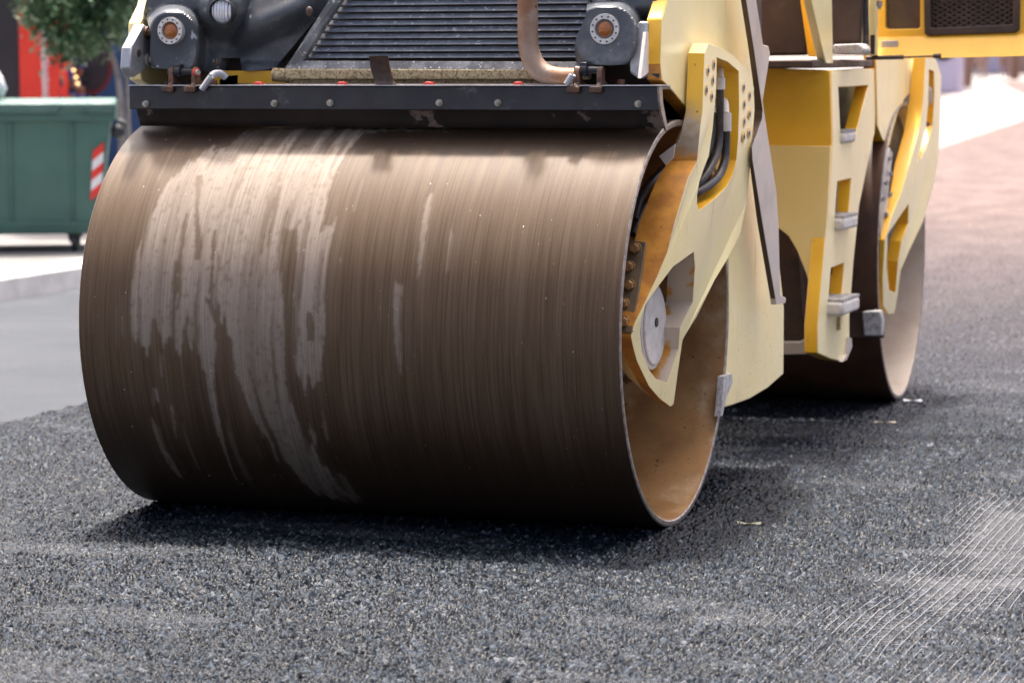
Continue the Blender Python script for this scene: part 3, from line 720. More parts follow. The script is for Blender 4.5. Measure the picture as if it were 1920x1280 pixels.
H1 = [(1344, 108), (1364, 116), (1385, 134), (1386, 200), (1384, 260), (1381, 300), (1374, 328), (1362, 350), (1345, 368), (1312, 394), (1307, 384), (1307, 366), (1311, 342), (1319, 318), (1329, 293), (1336, 245), (1340, 200), (1343, 160)]
H2 = [(1301, 472), (1303, 500), (1299, 566), (1275, 614), (1272, 655), (1251, 717), (1230, 710), (1217, 693), (1204, 660), (1200, 622), (1204, 590), (1212, 568), (1231, 541), (1262, 500)]
def ysm(l, k):
    if l == 0: return 1 if k <= 18 else 0
    if l == 1: return 2
    return 3
mb = MB(); plateX(mb, [p for p, d in YO], XA, [d for p, d in YO], holes=[(H1, .06), (H2, .085)], side_mi=ysm)
b = NB('yoke_face'); sp = b.n('ShaderNodeSeparateXYZ'); b.set(sp, 'Vector', b.tc.outputs['Object'])
zz = b.math('ADD', sp.outputs[2], b.math('MULTIPLY', b.math('SUBTRACT', b.noise(9, 5, .6), .5), .16))
rust = b.mix(b.ramp(b.noise(11), .36, .66), (.66, .29, .035), (.40, .15, .02)); rust = b.mix(b.ramp(b.noise(90, 3), .70, .74), rust, (.07, .035, .015))
tan = b.mix(b.ramp(b.noise(16), .4, .65), (.50, .42, .32), (.40, .30, .18))
c = b.mix(b.ramp(zz, 1.10, 1.15), rust, tan); c = b.mix(b.ramp(zz, 1.20, 1.29), c, (.93, .55, .05)); c = b.mix(b.ramp(b.noise(60, 3), .70, .73), c, (.10, .06, .03))
b.b.inputs['Coat Weight'].default_value = .25; b.b.inputs['Coat Roughness'].default_value = .25; b.out(Base_Color=c, Roughness=.45); b.bump(b.noise(90, 4), .2, .002)
simple('tan_rust', (.66, .54, .40), (.66, .31, .05), 6.5, .50, .56, rough=.5, bump=.2)
yk = mb.build('yoke_arm', ['lit_yellow_paint', 'yoke_face', 'amber_paint', 'tan_rust'], RO, bevel=.006, dissolve=False)
# recessed screws on the casting
for x, y in ((1327, 133), (1338, 122), (1336, 151), (1324, 169), (1334, 181), (1394, 164), (1405, 180), (1395, 196), (1405, 214), (1395, 228), (1394, 257), (1404, 250)):
    c = aX(x, y, XA(y)); mb = MB(); mb.cyl(c+np.array([.0002, 0, 0]), (1, 0, 0), .0175, .002, 20, mi=0); mb.cyl(c+np.array([.001, 0, 0]), (1, 0, 0), .0125, .003, 20, mi=1); mb.cyl(c+np.array([.002, 0, 0]), (1, 0, 0), .0075, .003, 6, mi=2)
    mb.build('cap_screw', ['amber_paint', 'zinc', 'brown_dark'], yk)
# bolted bearing flange
YF = interp([(450, float(aX(1258, 450, XA(450))[1])-.010), (625, float(aX(1184, 625, XA(625))[1])-.010)])
mb = MB(); plateY(mb, [(1179, 450), (1212, 454), (1208, 480), (1196, 560), (1184, 624), (1162, 624), (1163, 590), (1168, 520)], YF, .022)
simple('flange_steel', (.15, .105, .055), (.10, .07, .04), 14, rough=.5, metal=.2, bump=.3)
fl = mb.build('bearing_flange', 'flange_steel', yk, bevel=.003)
for x, y in ((1193, 465), (1181, 499), (1182, 534), (1171, 569), (1172, 602)):
    c = aY(x, y, YF(y)); mb = MB(); mb.cyl(c-np.array([0, .003, 0]), (0, 1, 0), .0165, .006, 24); mb.cyl(c-np.array([0, .014, 0]), (0, 1, 0), .0135, .018, 6); mb.cyl(c-np.array([0, .0235, 0]), (0, 1, 0), .0095, .003, 16, r2=.0105); mb.build('bolt', 'brass_bolt', fl)
# motor cover in the middle of the drum
mb = MB(); c0 = np.array([.770, 0, .60]); mb.cyl(c0-np.array([.03, 0, 0]), (1, 0, 0), .132, .06, 40); mb.cyl(c0+np.array([.003, 0, 0]), (1, 0, 0), .118, .008, 40)
hub = mb.build('motor_cover', 'white_cap', RO, bevel=.004); mb = MB(); mb.cyl(c0+np.array([.008, -.0, .012]), (1, 0, 0), .014, .006, 12); mb.build('plug', 'brown_dark', hub)
mb = MB(); mb.cyl((.60, 0, .60), (1, 0, 0), .17, .30, 40); mb.box((.62, -.18, .62), (.2, .1, .34)); mb.build('drum_motor', 'brown_dark', RO, bevel=.01)
# things glimpsed above the hub inside the drum
mb = MB(); mb.solid(*[[aY(x, y, -.10)+np.array([0, dy, 0]) for x, y in ((1236, 293), (1266, 270), (1262, 296), (1248, 310))] for dy in (0, .008)]); mb.build('metal_flag', 'grey_steel', RO)
mb = MB(); mb.tube([aX(1190, 412, .72), aX(1200, 372, .72), aX(1222, 340, .74), aX(1262, 300, .76)], .012, 10); mb.tube([aX(1186, 440, .70), aX(1205, 392, .70), aX(1240, 345, .72), aX(1285, 290, .75)], .011, 10)
mb.build('drum_hose', 'hose_rubber', RO)

# hydraulic hoses in the casting's opening
def hose(P, r, fit):
    mb = MB(); mb.tube([aX(x, y, X) for x, y, X in P], r, 14, sm=6); o = mb.build('hydraulic_hose', 'hose_rubber', RO)
    mb = MB(); mb.tube([aX(x, y, X) for x, y, X in fit[0]], r*.82, 14, sm=6); mb.tube([aX(x, y, X) for x, y, X in fit[1]], r*1.28, 14, sm=1); mb.build('fitting', 'white_cap', o)
hose([(1350, 160, .87), (1350, 205, .87), (1350, 250, .87), (1344, 288, .87), (1330, 318, .865), (1312, 344, .85), (1298, 362, .83)], .0125, ([(1344, 128, .84), (1350, 130, .86), (1351, 148, .87)], [(1350, 146, .87), (1350, 168, .87)]))
hose([(1361, 240, .885), (1361, 275, .885), (1358, 305, .885), (1346, 332, .88), (1326, 350, .87), (1304, 364, .85), (1290, 374, .82)], .0135, ([(1352, 188, .85), (1359, 192, .87), (1361, 214, .885)], [(1361, 212, .885), (1361, 246, .885)]))
hose([(1339, 200, .85), (1337, 250, .85), (1328, 290, .845), (1316, 316, .83), (1300, 340, .82)], .0115, ([(1340, 178, .83), (1340, 190, .85), (1340, 204, .85)], [(1340, 190, .85), (1339, 212, .85)]))
mb = MB(); plateX(mb, [(1330, 90), (1400, 90), (1404, 330), (1350, 410), (1290, 410)], .815, .02); mb.build('opening_back', 'brown_dark', yk)

# ---- grey guard strip down the frame's rear edge
GU = [((1398, -80), .018), ((1399, 0), .018), ((1413, 89), .018), ((1424, 165), .02), ((1430, 206), .028), ((1429, 224), .028), ((1419, 252), .012), ((1410, 276), .006), ((1411, 300), .012), ((1430, 420), .018), ((1454, 560), .018), ((1455, 571), .018), ((1473, 568), .018), ((1474, 559), .018), ((1463, 552), .018), ((1460, 422), .018), ((1456, 361), .018), ((1436, 230), .018), ((1430, 190), .018), ((1444, 100), .018), ((1441, 87), .018), ((1431, 84), .018), ((1418, 0), .018), ((1416, -80), .018)]
mb = MB(); plateX(mb, [p for p, d in GU], .915, [d for p, d in GU], side_mi=lambda l, k: 1 if k <= 9 else 0); mb.build('guard_strip', ['grey_steel', 'brown_dark'], RO, bevel=.002, dissolve=False)
mb = MB(); plateX(mb, [(1357, 706), (1372, 700), (1374, 716), (1362, 745), (1355, 778), (1351, 780), (1354, 750)], .86, .02); mb.build('edge_clip', 'tread_grit', RO)

# ---- middle section: steps, platform, pillars
YM = 1.95
mb = MB(); plateY(mb, [(1405, 126), (1556, 132), (1559, 262), (1552, 380), (1547, 446), (1540, 531), (1533, 613), (1531, 583), (1524, 554), (1511, 511), (1494, 469), (1478, 442), (1460, 428), (1405, 400)], YM, .03)
mb.build('front_panel', 'amber_paint', RO, bevel=.004)
simple('pale_amber', (1.0, .74, .27), (.97, .70, .23), 4, rough=.42, bump=.04, sheen=.4, coat=.4)
mb = MB(); plateY(mb, [(1405, 272), (1558, 274), (1552, 380), (1547, 446), (1540, 531), (1533, 613), (1531, 583), (1524, 554), (1511, 511), (1494, 469), (1478, 442), (1460, 428), (1405, 400)], interp([(272, YM-.004), (620, YM-.03)]), .02)
mb.build('lower_front_panel', 'pale_amber', RO, bevel=.003)
mb = MB()
yl, yr = 1.72, 2.9; zt = float(aY(1480, 118, YM)[2])
mb.box((.40, (yl+yr)/2, zt-.004), (.92, yr-yl, .03)); mb.build('platform_edge', 'brown_dark', RO, bevel=.006)
XL = .862
LO = [(1555, 134), (1600, 131), (1642, 128), (1643, 200), (1640, 250), (1633, 279), (1623, 328), (1611, 387), (1600, 495), (1593, 590), (1593, 634), (1588, 664), (1578, 677), (1558, 673), (1533, 662), (1533, 613), (1540, 531), (1547, 446), (1552, 380), (1559, 262), (1555, 197)]
mb = MB(); plateX(mb, LO, XL, .05, holes=[([(1572, 164), (1628, 161), (1606, 248), (1576, 249)], .05), ([(1570, 341), (1596, 335), (1591, 407), (1565, 408)], .05), ([(1558, 503), (1583, 493), (1578, 560), (1553, 564)], .05)], side_mi=lambda l, k: 1)
lad = mb.build('ladder', ['lit_yellow_paint', 'amber_paint'], RO, bevel=.004)
mb = MB(); plateX(mb, [(1560, 150), (1640, 150), (1610, 400), (1590, 600), (1545, 600)], XL-.10, .02); mb.build('ladder_back', 'brown_dark', lad)
for (x0, x1, y0, y1, out) in ((1576, 1598, 249, 268, .015), (1565, 1592, 409, 429, .035), (1551, 1583, 566, 586, .06)):
    a = aX(x0, y0, XL); c = aX(x1, y0, XL); z1 = aX((x0+x1)/2, y1, XL)[2]
    mb = MB(); mb.box(((XL-.06+XL+out)/2, (a[1]+c[1])/2, (a[2]+z1)/2), (.06+out, c[1]-a[1], a[2]-z1))
    st_ = mb.build('step_tread', 'white_cap', lad, bevel=.012)
    mb = MB(); nT = 9
    for i in range(nT):
        yv = a[1]+(c[1]-a[1])*(i+.5)/nT; mb.box(((XL-.05+XL+out)/2, yv, a[2]+.004), (.05+out, (c[1]-a[1])/nT*.55, .010))
    mb.build('grip_teeth', 'tread_grit', st_)
mb = MB(); mb.cyl(aX(1570, 606, XL)+np.array([.0, 0, 0]), (0, 0, 1), .012, .05, 8); mb.build('step_bolt', 'brass_bolt', lad)
# wheel-arch liner, beam and rear scraper
mb = MB(); plateY(mb, [(1400, 380), (1560, 380), (1560, 640), (1400, 640)], 2.25, .03); mb.tube([aY(1507, 470, 2.2), aY(1512, 540, 2.2), aY(1516, 590, 2.2), aY(1524, 622, 2.2)], .02, 10); mb.build('arch_liner', 'brown_dark', RO)
mb = MB(); plateY(mb, [(1400, 641), (1500, 641), (1503, 637), (1532, 637), (1532, 664), (1400, 666)], 2.05, .05); mb.build('cross_beam', 'grey_steel', RO, bevel=.003)
mb = MB(); plateX(mb, [(1592, 632), (1597, 634), (1598, 650), (1588, 674), (1580, 678), (1588, 664)], XL+.012, .04); mb.build('foot_guard', 'grey_steel', RO)
mb = MB(); plateY(mb, [(1540, 592), (1620, 584), (1640, 580), (1652, 592), (1656, 634), (1540, 630)], 2.72, .03); sc2 = mb.build('rear_scraper', 'brown_dark', RO)
mb = MB(); plateY(mb, [(1616, 584), (1650, 582), (1654, 600), (1652, 630), (1620, 630)], 2.66, .05); mb.build('scraper_block', 'tread_grit', sc2, bevel=.006)
# cab pillars and dark panels above the platform
mb = MB(); plateY(mb, [(1405, -60), (1512, -60), (1512, 104), (1405, 106)], 2.02, .05); mb.build('cab_panel', 'brown_dark', RO, bevel=.01)
mb = MB(); plateY(mb, [(1492, -60), (1500, 0), (1515, 106), (1549, 108), (1542, 95), (1521, 0), (1510, -60)], 1.98, .04); mb.build('cab_pillar', 'amber_paint', RO, bevel=.003)
mb = MB(); plateX(mb, [(1512, -60), (1521, 0), (1543, 96), (1549, 119), (1562, 119), (1560, 0), (1558, -60)], .866, .03); mb.build('cab_pillar', 'lit_yellow_paint', RO, bevel=.003)
mb = MB(); plateY(mb, [(1556, -60), (1618, -60), (1612, 84), (1560, 84)], 2.35, .04); mb.build('seat_base', 'brown_dark', RO, bevel=.01)
mb = MB(); plateY(mb, [(1561, 84), (1614, 82), (1622, 94), (1618, 104), (1563, 103)], 2.20, .12); mb.build('foot_pad', 'tread_grit', RO, bevel=.008)
mb = MB(); plateY(mb, [(1609, -60), (1618, -60), (1617, 84), (1609, 84)], 2.45, .04); plateY(mb, [(1628, -60), (1642, -60), (1642, 104), (1630, 106)], 2.5, .05); mb.build('door_post', 'lit_yellow_paint', RO, bevel=.003)
mb = MB(); mb.tube([aY(1622, -60, 2.42), aY(1622, 20, 2.42), aY(1623, 80, 2.42), aY(1618, 98, 2.42)], .012, 12); mb.build('door_seal', 'hose_rubber', RO)
mb = MB(); plateY(mb, [(1632, 66), (1640, 66), (1639, 102), (1632, 102)], 2.49, .008); mb.build('latch', 'brown_dark', RO)

# ---- open side hatch
YH = 2.62
mb = MB(); plateY(mb, [(1641, -60), (1990, -60), (1990, 72), (1644, 76)], YH, .05, holes=[[(1660, -30), (1725, -30), (1725, 50), (1722, 54), (1664, 55), (1660, 51)], [(1740, -30), (1905, -30), (1905, 55), (1740, 60)]])
hat = mb.build('side_hatch', 'amber_paint', RO, bevel=.005)
mb = MB(); q = [(1641, 70), (1990, 62), (1990, 104), (1641, 112)]
fr = [aY(x, y, yy_) for (x, y), yy_ in zip(q, (YH-.004, YH-.004, YH-.06, YH-.06))]; mb.solid(fr, [p+np.array([0, .05, 0]) for p in fr]); mb.build('hatch_rail', 'amber_paint', hat, bevel=.006)
mb = MB(); plateY(mb, [(1656, -40), (1728, -40), (1728, 58), (1656, 58)], YH+.03, .015); mb.build('hatch_window', 'brown_glass', hat)
mb = MB(); plateY(mb, [(1731, -40), (1913, -40), (1911, 56), (1904, 62), (1741, 68), (1733, 63)], YH-.014, .02, holes=[[(1745, -30), (1898, -30), (1898, 46), (1745, 53)]]); gf = mb.build('vent_frame', 'brown_dark', hat, bevel=.005)
mb = MB(); plateY(mb, [(1738, -40), (1908, -40), (1908, 58), (1738, 62)], YH+.035, .01); mb.build('vent_back', 'brown_glass', gf)
mb = MB()
for k in range(-8, 16):
    for sg in (1, -1):
        x0 = 1745+k*18.0; P0 = (x0, -30); P1 = (x0+sg*150, 53)
        a, c = np.array(P0, float), np.array(P1, float)
        ts = [0, 1]; d = c-a
        t0 = max(0, min((1745-a[0])/d[0], (1898-a[0])/d[0])); t1 = min(1, max((1745-a[0])/d[0], (1898-a[0])/d[0]))
        if t1-t0 > .03: mb.tube([aY(*(a+d*t0), YH+.006), aY(*(a+d*t1), YH+.006)], .0035, 6, sm=1)
mb.build('vent_mesh', 'brown_dark', gf)
mb = MB(); plateY(mb, [(1652, 77), (1683, 76), (1684, 89), (1652, 91)], lambda y: YH-.030, .012); mb.build('rivet_plate', 'grey_steel', hat, bevel=.003)
mb = MB(); mb.tube([aY(1624, 109, YH-.08), aY(1694, 107.5, YH-.08)], .0085, 12, sm=1); mb.tube([aY(1694, 107.5, YH-.08), aY(1752, 105.5, YH-.08)], .0035, 10, sm=1); mb.tube([aY(1750, 105.5, YH-.08), aY(1764, 105, YH-.08)], .009, 12, sm=1)
mb.build('gas_strut', 'brown_dark', hat)
for x in (1606, 1649):
    c = aY(x, 7, 2.40); mb = MB(); mb.cyl(c, (0, 0, 1), .012, .02, 6); mb.cyl(c-np.array([0, 0, .014]), (0, 0, 1), .007, .014, 10); mb.build('bolt', 'bolt_steel', RO)

# ---- rear side plate and yoke
mb = MB(); plateX(mb, [(1642, 100), (1716, 100), (1706, 176), (1696, 186), (1684, 212), (1674, 245), (1667, 275), (1655, 262), (1645, 236), (1644, 180)], .868, .05, side_mi=lambda l, k: 1); mb.build('side_plate', ['lit_yellow_paint', 'amber_paint'], RO, bevel=.004)
mb = MB(); plateX(mb, [(1640, 110), (1720, 110), (1716, 300), (1660, 330), (1640, 300)], .80, .02); mb.build('opening_back', 'brown_dark', RO)
RYO = [((1736, 100), .05), ((1752, 100), .05), ((1765, 142), .05), ((1763, 230), .05), ((1760, 292), .05), ((1750, 350), .05), ((1731, 416), .05), ((1703, 474), .05), ((1689, 508), .05), ((1684, 550), .05), ((1677, 588), .05), ((1666, 589), .03), ((1656, 574), .03), ((1655, 520), .02), ((1659, 450), .02), ((1672, 405), .03), ((1690, 360), .045), ((1706, 306), .062), ((1722, 250), .062), ((1731, 190), .06)]
RX = interp([(100, .93), (290, .925), (480, .90), (590, .86)])
mb = MB(); plateX(mb, [p for p, d in RYO], RX, [d for p, d in RYO], holes=[([(1742, 130), (1751, 134), (1752, 180), (1749, 235), (1741, 264), (1728, 297), (1723, 296), (1736, 244), (1741, 190)], .05), ([(1664, 440), (1704, 382), (1703, 420), (1691, 452), (1684, 490), (1679, 548), (1668, 544), (1663, 500)], .05)], side_mi=lambda l, k: 1)
mb.build('yoke_arm', ['lit_yellow_paint', 'amber_paint'], RO, bevel=.004, dissolve=False)
mb = MB(); plateX(mb, [(1668, 277), (1674, 288), (1667, 345), (1664, 400), (1664, 470), (1657, 520), (1652, 470), (1650, 400), (1656, 330)], .885, .012); rf = mb.build('bearing_flange', 'zinc', RO)
for x, y in ((1668, 297), (1670, 325), (1661, 343), (1668, 365), (1655, 373), (1661, 402)):
    c = aX(x, y, .887); mb = MB(); mb.cyl(c, (1, -.6, 0), .010, .014, 6); mb.build('bolt', 'bolt_steel', rf)
mb = MB(); mb.tube([aX(x, y, .905) for x, y in ((1738, 165), (1742, 180), (1742, 215), (1738, 250), (1728, 285), (1718, 310))], .014, 12); hz = mb.build('hydraulic_hose', 'hose_rubber', RO)
mb = MB(); mb.tube([aX(x, y, .905) for x, y in ((1736, 166), (1740, 172), (1743, 205))], .016, 12); mb.build('fitting', 'white_cap', hz)

# ================================================================== BIN AND SHOPFRONT ON THE FAR PAVEMENT
simple('bin_green', (.058, .145, .115), (.050, .128, .101), 3, rough=.5, bump=.05)
simple('bin_lid', (.078, .155, .13), (.06, .13, .11), 3, rough=.5, bump=.05)
simple('bin_dark', (.02, .024, .024), None, rough=.6, bump=0)
simple('sign_red', (.72, .035, .015), (.64, .028, .012), 3, rough=.4, bump=0)
simple('shop_dark', (.014, .016, .024), (.02, .022, .03), 2, rough=.5, bump=0)
simple('shop_blue', (.018, .065, .17), (.015, .055, .15), 2, rough=.45, bump=0)
simple('white_plain', (.75, .75, .76), (.65, .65, .67), 6, rough=.5, bump=.2, bscale=20)
simple('bark', (.26, .235, .21), (.16, .14, .12), 14, rough=.85, bump=.6, bscale=40)
simple('leaf', (.05, .125, .05), (.17, .26, .14), 9, .42, .6, rough=.35, bump=0)
simple('goods', (.03, .03, .10), (.10, .03, .03), 14, rough=.5, bump=0)
DB = 20.2
bw = np.array(aZ(135, 473, .12)); 
# bin frame: face axis across the view, slightly turned
fwd2 = np.array([FW[0], FW[1], 0]); fwd2 /= np.linalg.norm(fwd2); rt2 = np.array([fwd2[1], -fwd2[0], 0])
ang_ = R_(7); ex = rt2*math.cos(ang_)+fwd2*math.sin(ang_); ey = -rt2*math.sin(ang_)+fwd2*math.cos(ang_)
BIN = empty('rubbish_bin', (0, 0, 0)); tag(BIN, 'large green wheeled rubbish container with red and white corner stripe', 'bin')
corner = bw+ex*.215      # lower right front corner, on the ground
def bp(a, d, z): return corner+ex*a+ey*d+np.array([0, 0, z])     # a<0 to the left
mb = MB()
bot = [bp(-1.28, .06, .13), bp(-.04, .06, .13), bp(-.04, .86, .13), bp(-1.28, .86, .13)]; top = [bp(-1.36, 0, 0.93), bp(.06, 0, 0.93), bp(.06, .95, 0.93), bp(-1.36, .95, 0.93)]
mb.solid(top, bot); mb.solid([p+np.array([0, 0, .0]) for p in [bp(-1.38, -.03, 0.93), bp(.085, -.03, 0.93), bp(.085, .97, 0.93), bp(-1.38, .97, 0.93)]], [bp(-1.38, -.03, .87), bp(.085, -.03, .87), bp(.085, .97, .87), bp(-1.38, .97, .87)])
for a in (-1.02, -.62, -.22):
    mb.solid([bp(a, -.012, .86), bp(a+.03, -.012, .86), bp(a+.024, .035, .2), bp(a+.006, .035, .2)], [bp(a, .03, .86), bp(a+.03, .03, .86), bp(a+.024, .1, .2), bp(a+.006, .1, .2)])
mb.solid([bp(-1.30, .03, .20), bp(-.02, .03, .20), bp(-.02, .9, .20), bp(-1.30, .9, .20)], [bp(-1.28, .05, .12), bp(-.04, .05, .12), bp(-.04, .88, .12), bp(-1.28, .88, .12)])
mb.build('bin_body', 'bin_green', BIN, bevel=.02)
mb = MB()
secs = [(-.045, .93), (-.05, .985), (.02, 1.005), (.25, 1.015), (.5, 1.015), (.9, .99), (.98, .93)]
mb.solid([bp(.09, d, z) for d, z in secs], [bp(-1.40, d, z) for d, z in secs])
for a0, a1 in ((-1.2, -.95), (-.72, -.28), (-.10, .07)):
    mb.solid([bp(a0, -.075, .93), bp(a1, -.075, .93), bp(a1, -.075, .985), bp(a0, -.075, .985)], [bp(a0, -.03, .92), bp(a1, -.03, .92), bp(a1, .03, 1.01), bp(a0, .03, 1.01)])
mb.build('bin_lid', 'bin_lid', BIN, bevel=.012)
for a, d in ((-.20, .12), (-1.1, .12), (-.20, .8), (-1.1, .8)):
    mb = MB(); mb.cyl(bp(a, d, .06), ex, .06, .04, 20); mb.solid([bp(a-.05, d-.05, .15), bp(a+.05, d-.05, .15), bp(a+.05, d+.05, .15), bp(a-.05, d+.05, .15)], [bp(a-.035, d-.03, .06), bp(a+.035, d-.03, .06), bp(a+.035, d+.03, .06), bp(a-.035, d+.03, .06)])
    mb.build('bin_wheel', 'bin_dark', BIN)
simple('stripe_white', (.75, .74, .72), None, rough=.4, bump=0); simple('stripe_red', (.7, .04, .03), None, rough=.4, bump=0)
mb = MB()
for k in range(5):     # diagonal bands of the reflective strip
    z0, z1 = .37+.066*k, .37+.066*(k+1)
    def w_(z): return .03-(1.0-z)*.07
    mb.solid([bp(w_(z0)-.075, (1-z0)*.05-.012, z0-.03), bp(w_(z0), (1-z0)*.05-.012, z0+.03), bp(w_(z1), (1-z1)*.05-.012, z1+.03), bp(w_(z1)-.075, (1-z1)*.05-.012, z1-.03)],
             [bp(w_(z0)-.075, (1-z0)*.05+.03, z0-.03), bp(w_(z0), (1-z0)*.05+.03, z0+.03), bp(w_(z1), (1-z1)*.05+.03, z1+.03), bp(w_(z1)-.075, (1-z1)*.05+.03, z1-.03)], mi=k % 2)
mb.build('warning_stripe', ['stripe_red', 'stripe_white'], BIN)
mb = MB(); mb.tube([bp(.10, .1, .86), bp(.13, .1, .84), bp(.13, .3, .84)], .03, 10); mb.sph(bp(.10, .08, .80), .05); mb.build('lift_pin', 'bin_dark', BIN)
# white bag on the lid
mb = MB(); cb = bp(-.73, .15, 1.105)
bmesh.ops.create_icosphere(mb.bm, subdivisions=4, radius=.105, matrix=Matrix.Translation(Vector(cb)) @ Matrix.Diagonal((1, .9, 1.15, 1)))
for v in mb.bm.verts:
    d = v.co-Vector(cb); k = 1+1.1*(float(fbm(np.array([d.x*14+5]), np.array([d.z*12+d.y*9]), 3, 3)[0])-.5); v.co = Vector(cb)+d*k
o = mb.build('rubbish_bag', 'white_plain', smooth=60, dissolve=False); tag(o, 'white plastic bag lying on the green container lid', 'bag')

def wall_at(name, x0, x1, y0, d, thick, mat, parent=None, ztop=None, d1=None, zb=.118):
    d1 = d1 or d; a = aD(x0, 300, d); c = aD(x1, 300, d1)
    zt = ztop if ztop is not None else aD(x0, y0, d)[2]
    mb = MB(); f2 = fwd2*thick
    mb.solid([(a[0], a[1], zb), (c[0], c[1], zb), (c[0], c[1], zt), (a[0], a[1], zt)], [(a[0]+f2[0], a[1]+f2[1], zb), (c[0]+f2[0], c[1]+f2[1], zb), (c[0]+f2[0], c[1]+f2[1], zt), (a[0]+f2[0], a[1]+f2[1], zt)])
    return mb.build(name, mat, parent, bevel=.01)
SH = empty('shop_building', (0, 0, 0)); tag(SH, 'dark shopfront with black pillar and blue side panel behind the tree', 'shop')
wall_at('shop_wall', -500, 900, 0, 29.0, .3, 'shop_dark', SH, 4.2)
wall_at('pillar', -60, 37, 0, 26.0, .5, 'shop_dark', SH, 4.0)
wall_at('blue_panel', 150, 330, 0, 28.0, .1, 'shop_blue', SH, 3.2)
wall_at('fascia', -500, 900, 0, 28.4, .4, 'shop_blue', SH, 4.4, zb=3.4)
# red advertising column with white vertical writing
RS = wall_at('sign_panel', 40, 114, 0, 25.5, .5, 'sign_red', None, 3.0); tag(RS, 'tall red vending cabinet with white writing running up its front', 'vending cabinet')
# display shelves in the cabinet's right half
for k, (y0, y1) in enumerate(((112, 130), (147, 163), (180, 190))):
    q = [aD(x, y, 25.46) for x, y in ((88, y0), (117, y0), (117, y1), (88, y1))]; mb = MB(); mb.solid(q, [p+fwd2*.03 for p in q]); mb.build('shelf_slot', 'goods', RS)
mb = MB()   # squiggled script, bottom to top
ux = np.array([0, 0, 1.]); pts = []
base_ = aD(86, 186, 25.44)
for k in range(260):
    t = k/259; z = t*.60; amp = .018+.012*vn(np.array([t*14.]), np.array([3.]), 5)[0]
    pts.append(base_+np.array([0, 0, z])+rt2*(math.sin(t*95)*amp)+ux*math.cos(t*95)*.010)
mb.tube(pts, .0085, 6, sm=1)
mb.tube([aD(82, 82, 25.44), aD(86, 74, 25.44), aD(88, 80, 25.44), aD(84, 86, 25.44)], .012, 6)
mb.build('white_script', 'white_plain', RS)
# round black sign with red edge
SG = empty('round_sign', (0, 0, 0)); tag(SG, 'round black sign with a dull red edge in front of the blue panel', 'sign')
simple('sign_edge', (.14, .02, .02), None, rough=.5, bump=0)
mb = MB(); c = aD(171, 118, 27.2); N = 48
def disc(mb, c, rx, rz, d, th):
    a = [c+rt2*rx*math.cos(2*math.pi*k/N)+np.array([0, 0, rz*math.sin(2*math.pi*k/N)])+fwd2*d for k in range(N)]; mb.solid(a, [p+fwd2*th for p in a])
disc(mb, c, .20, .30, .02, .05); mb.build('sign_edge', 'sign_edge', SG); mb = MB(); disc(mb, c, .165, .255, -.02, .04); mb.build('sign_face', 'shop_dark', SG)
mb = MB(); mb.tube([c-np.array([0, 0, .1])+fwd2*.1, np.array([c[0], c[1], .118])+fwd2*.1], .03, 10, sm=1); mb.build('sign_post', 'shop_dark', SG)
# rack of blue and dark goods, small lit lamps
RK = empty('goods_rack', (0, 0, 0)); tag(RK, 'shop rack of small blue and brown goods beside the red cabinet', 'rack')
for k in range(26):
    x = 118+random.random()*36; y = 112+random.random()*78; c = aD(x, y, 26.4+random.random()*.3); mb = MB(); s_ = .02+.03*random.random()
    mb.box(c, (s_*1.6, s_, s_*2)); nm = random.choice(['goods_blue', 'goods_brown', 'goods_pale'])
    if nm not in MATS: simple(nm, {'goods_blue': (.02, .05, .30), 'goods_brown': (.20, .09, .05), 'goods_pale': (.45, .38, .32)}[nm], None, rough=.4, bump=0)
    mb.build('goods_item', nm, RK, bevel=.004)
a = aD(118, 200, 26.9); c = aD(158, 200, 26.9); mb = MB()
for z in (.118, .5, .8, 1.0, 1.2, 1.36): mb.solid([(a[0], a[1], z), (c[0], c[1], z), (c[0]+fwd2[0]*.3, c[1]+fwd2[1]*.3, z), (a[0]+fwd2[0]*.3, a[1]+fwd2[1]*.3, z)], [(a[0], a[1], z+.02), (c[0], c[1], z+.02), (c[0]+fwd2[0]*.3, c[1]+fwd2[1]*.3, z+.02), (a[0]+fwd2[0]*.3, a[1]+fwd2[1]*.3, z+.02)])
mb.solid([(a[0], a[1], .118), (a[0], a[1], 1.38), (a[0]+fwd2[0]*.3, a[1]+fwd2[1]*.3, 1.38), (a[0]+fwd2[0]*.3, a[1]+fwd2[1]*.3, .118)], [np.array(p)+rt2*.02 for p in [(a[0], a[1], .118), (a[0], a[1], 1.38), (a[0]+fwd2[0]*.3, a[1]+fwd2[1]*.3, 1.38), (a[0]+fwd2[0]*.3, a[1]+fwd2[1]*.3, .118)]])
mb.build('rack_frame', 'shop_dark', RK)
b = NB('lamp_glow'); b.out(Base_Color=(.8, .5, .2)); b.b.inputs['Emission Color'].default_value = (1, .62, .25, 1); b.b.inputs['Emission Strength'].default_value = 1.0
for k, (x, y) in enumerate(((138, 132), (142.5, 145), (145.5, 157))):
    c = aD(x, y, 25.9); mb = MB(); mb.sph(c, .013, seg=12)
    o = mb.build('string_lamp', 'lamp_glow', dissolve=False); mb = MB(); mb.tube([c+np.array([0, 0, .045 if k else .1]), c+np.array([0, 0, .008])], .003, 6, sm=1); mb.build('cord', 'shop_dark', o); tag(o, ('topmost', 'middle', 'lowest')[k]+' of three small warm glowing lamps hanging by the goods rack', 'lamp', 'small lamps by the goods rack')

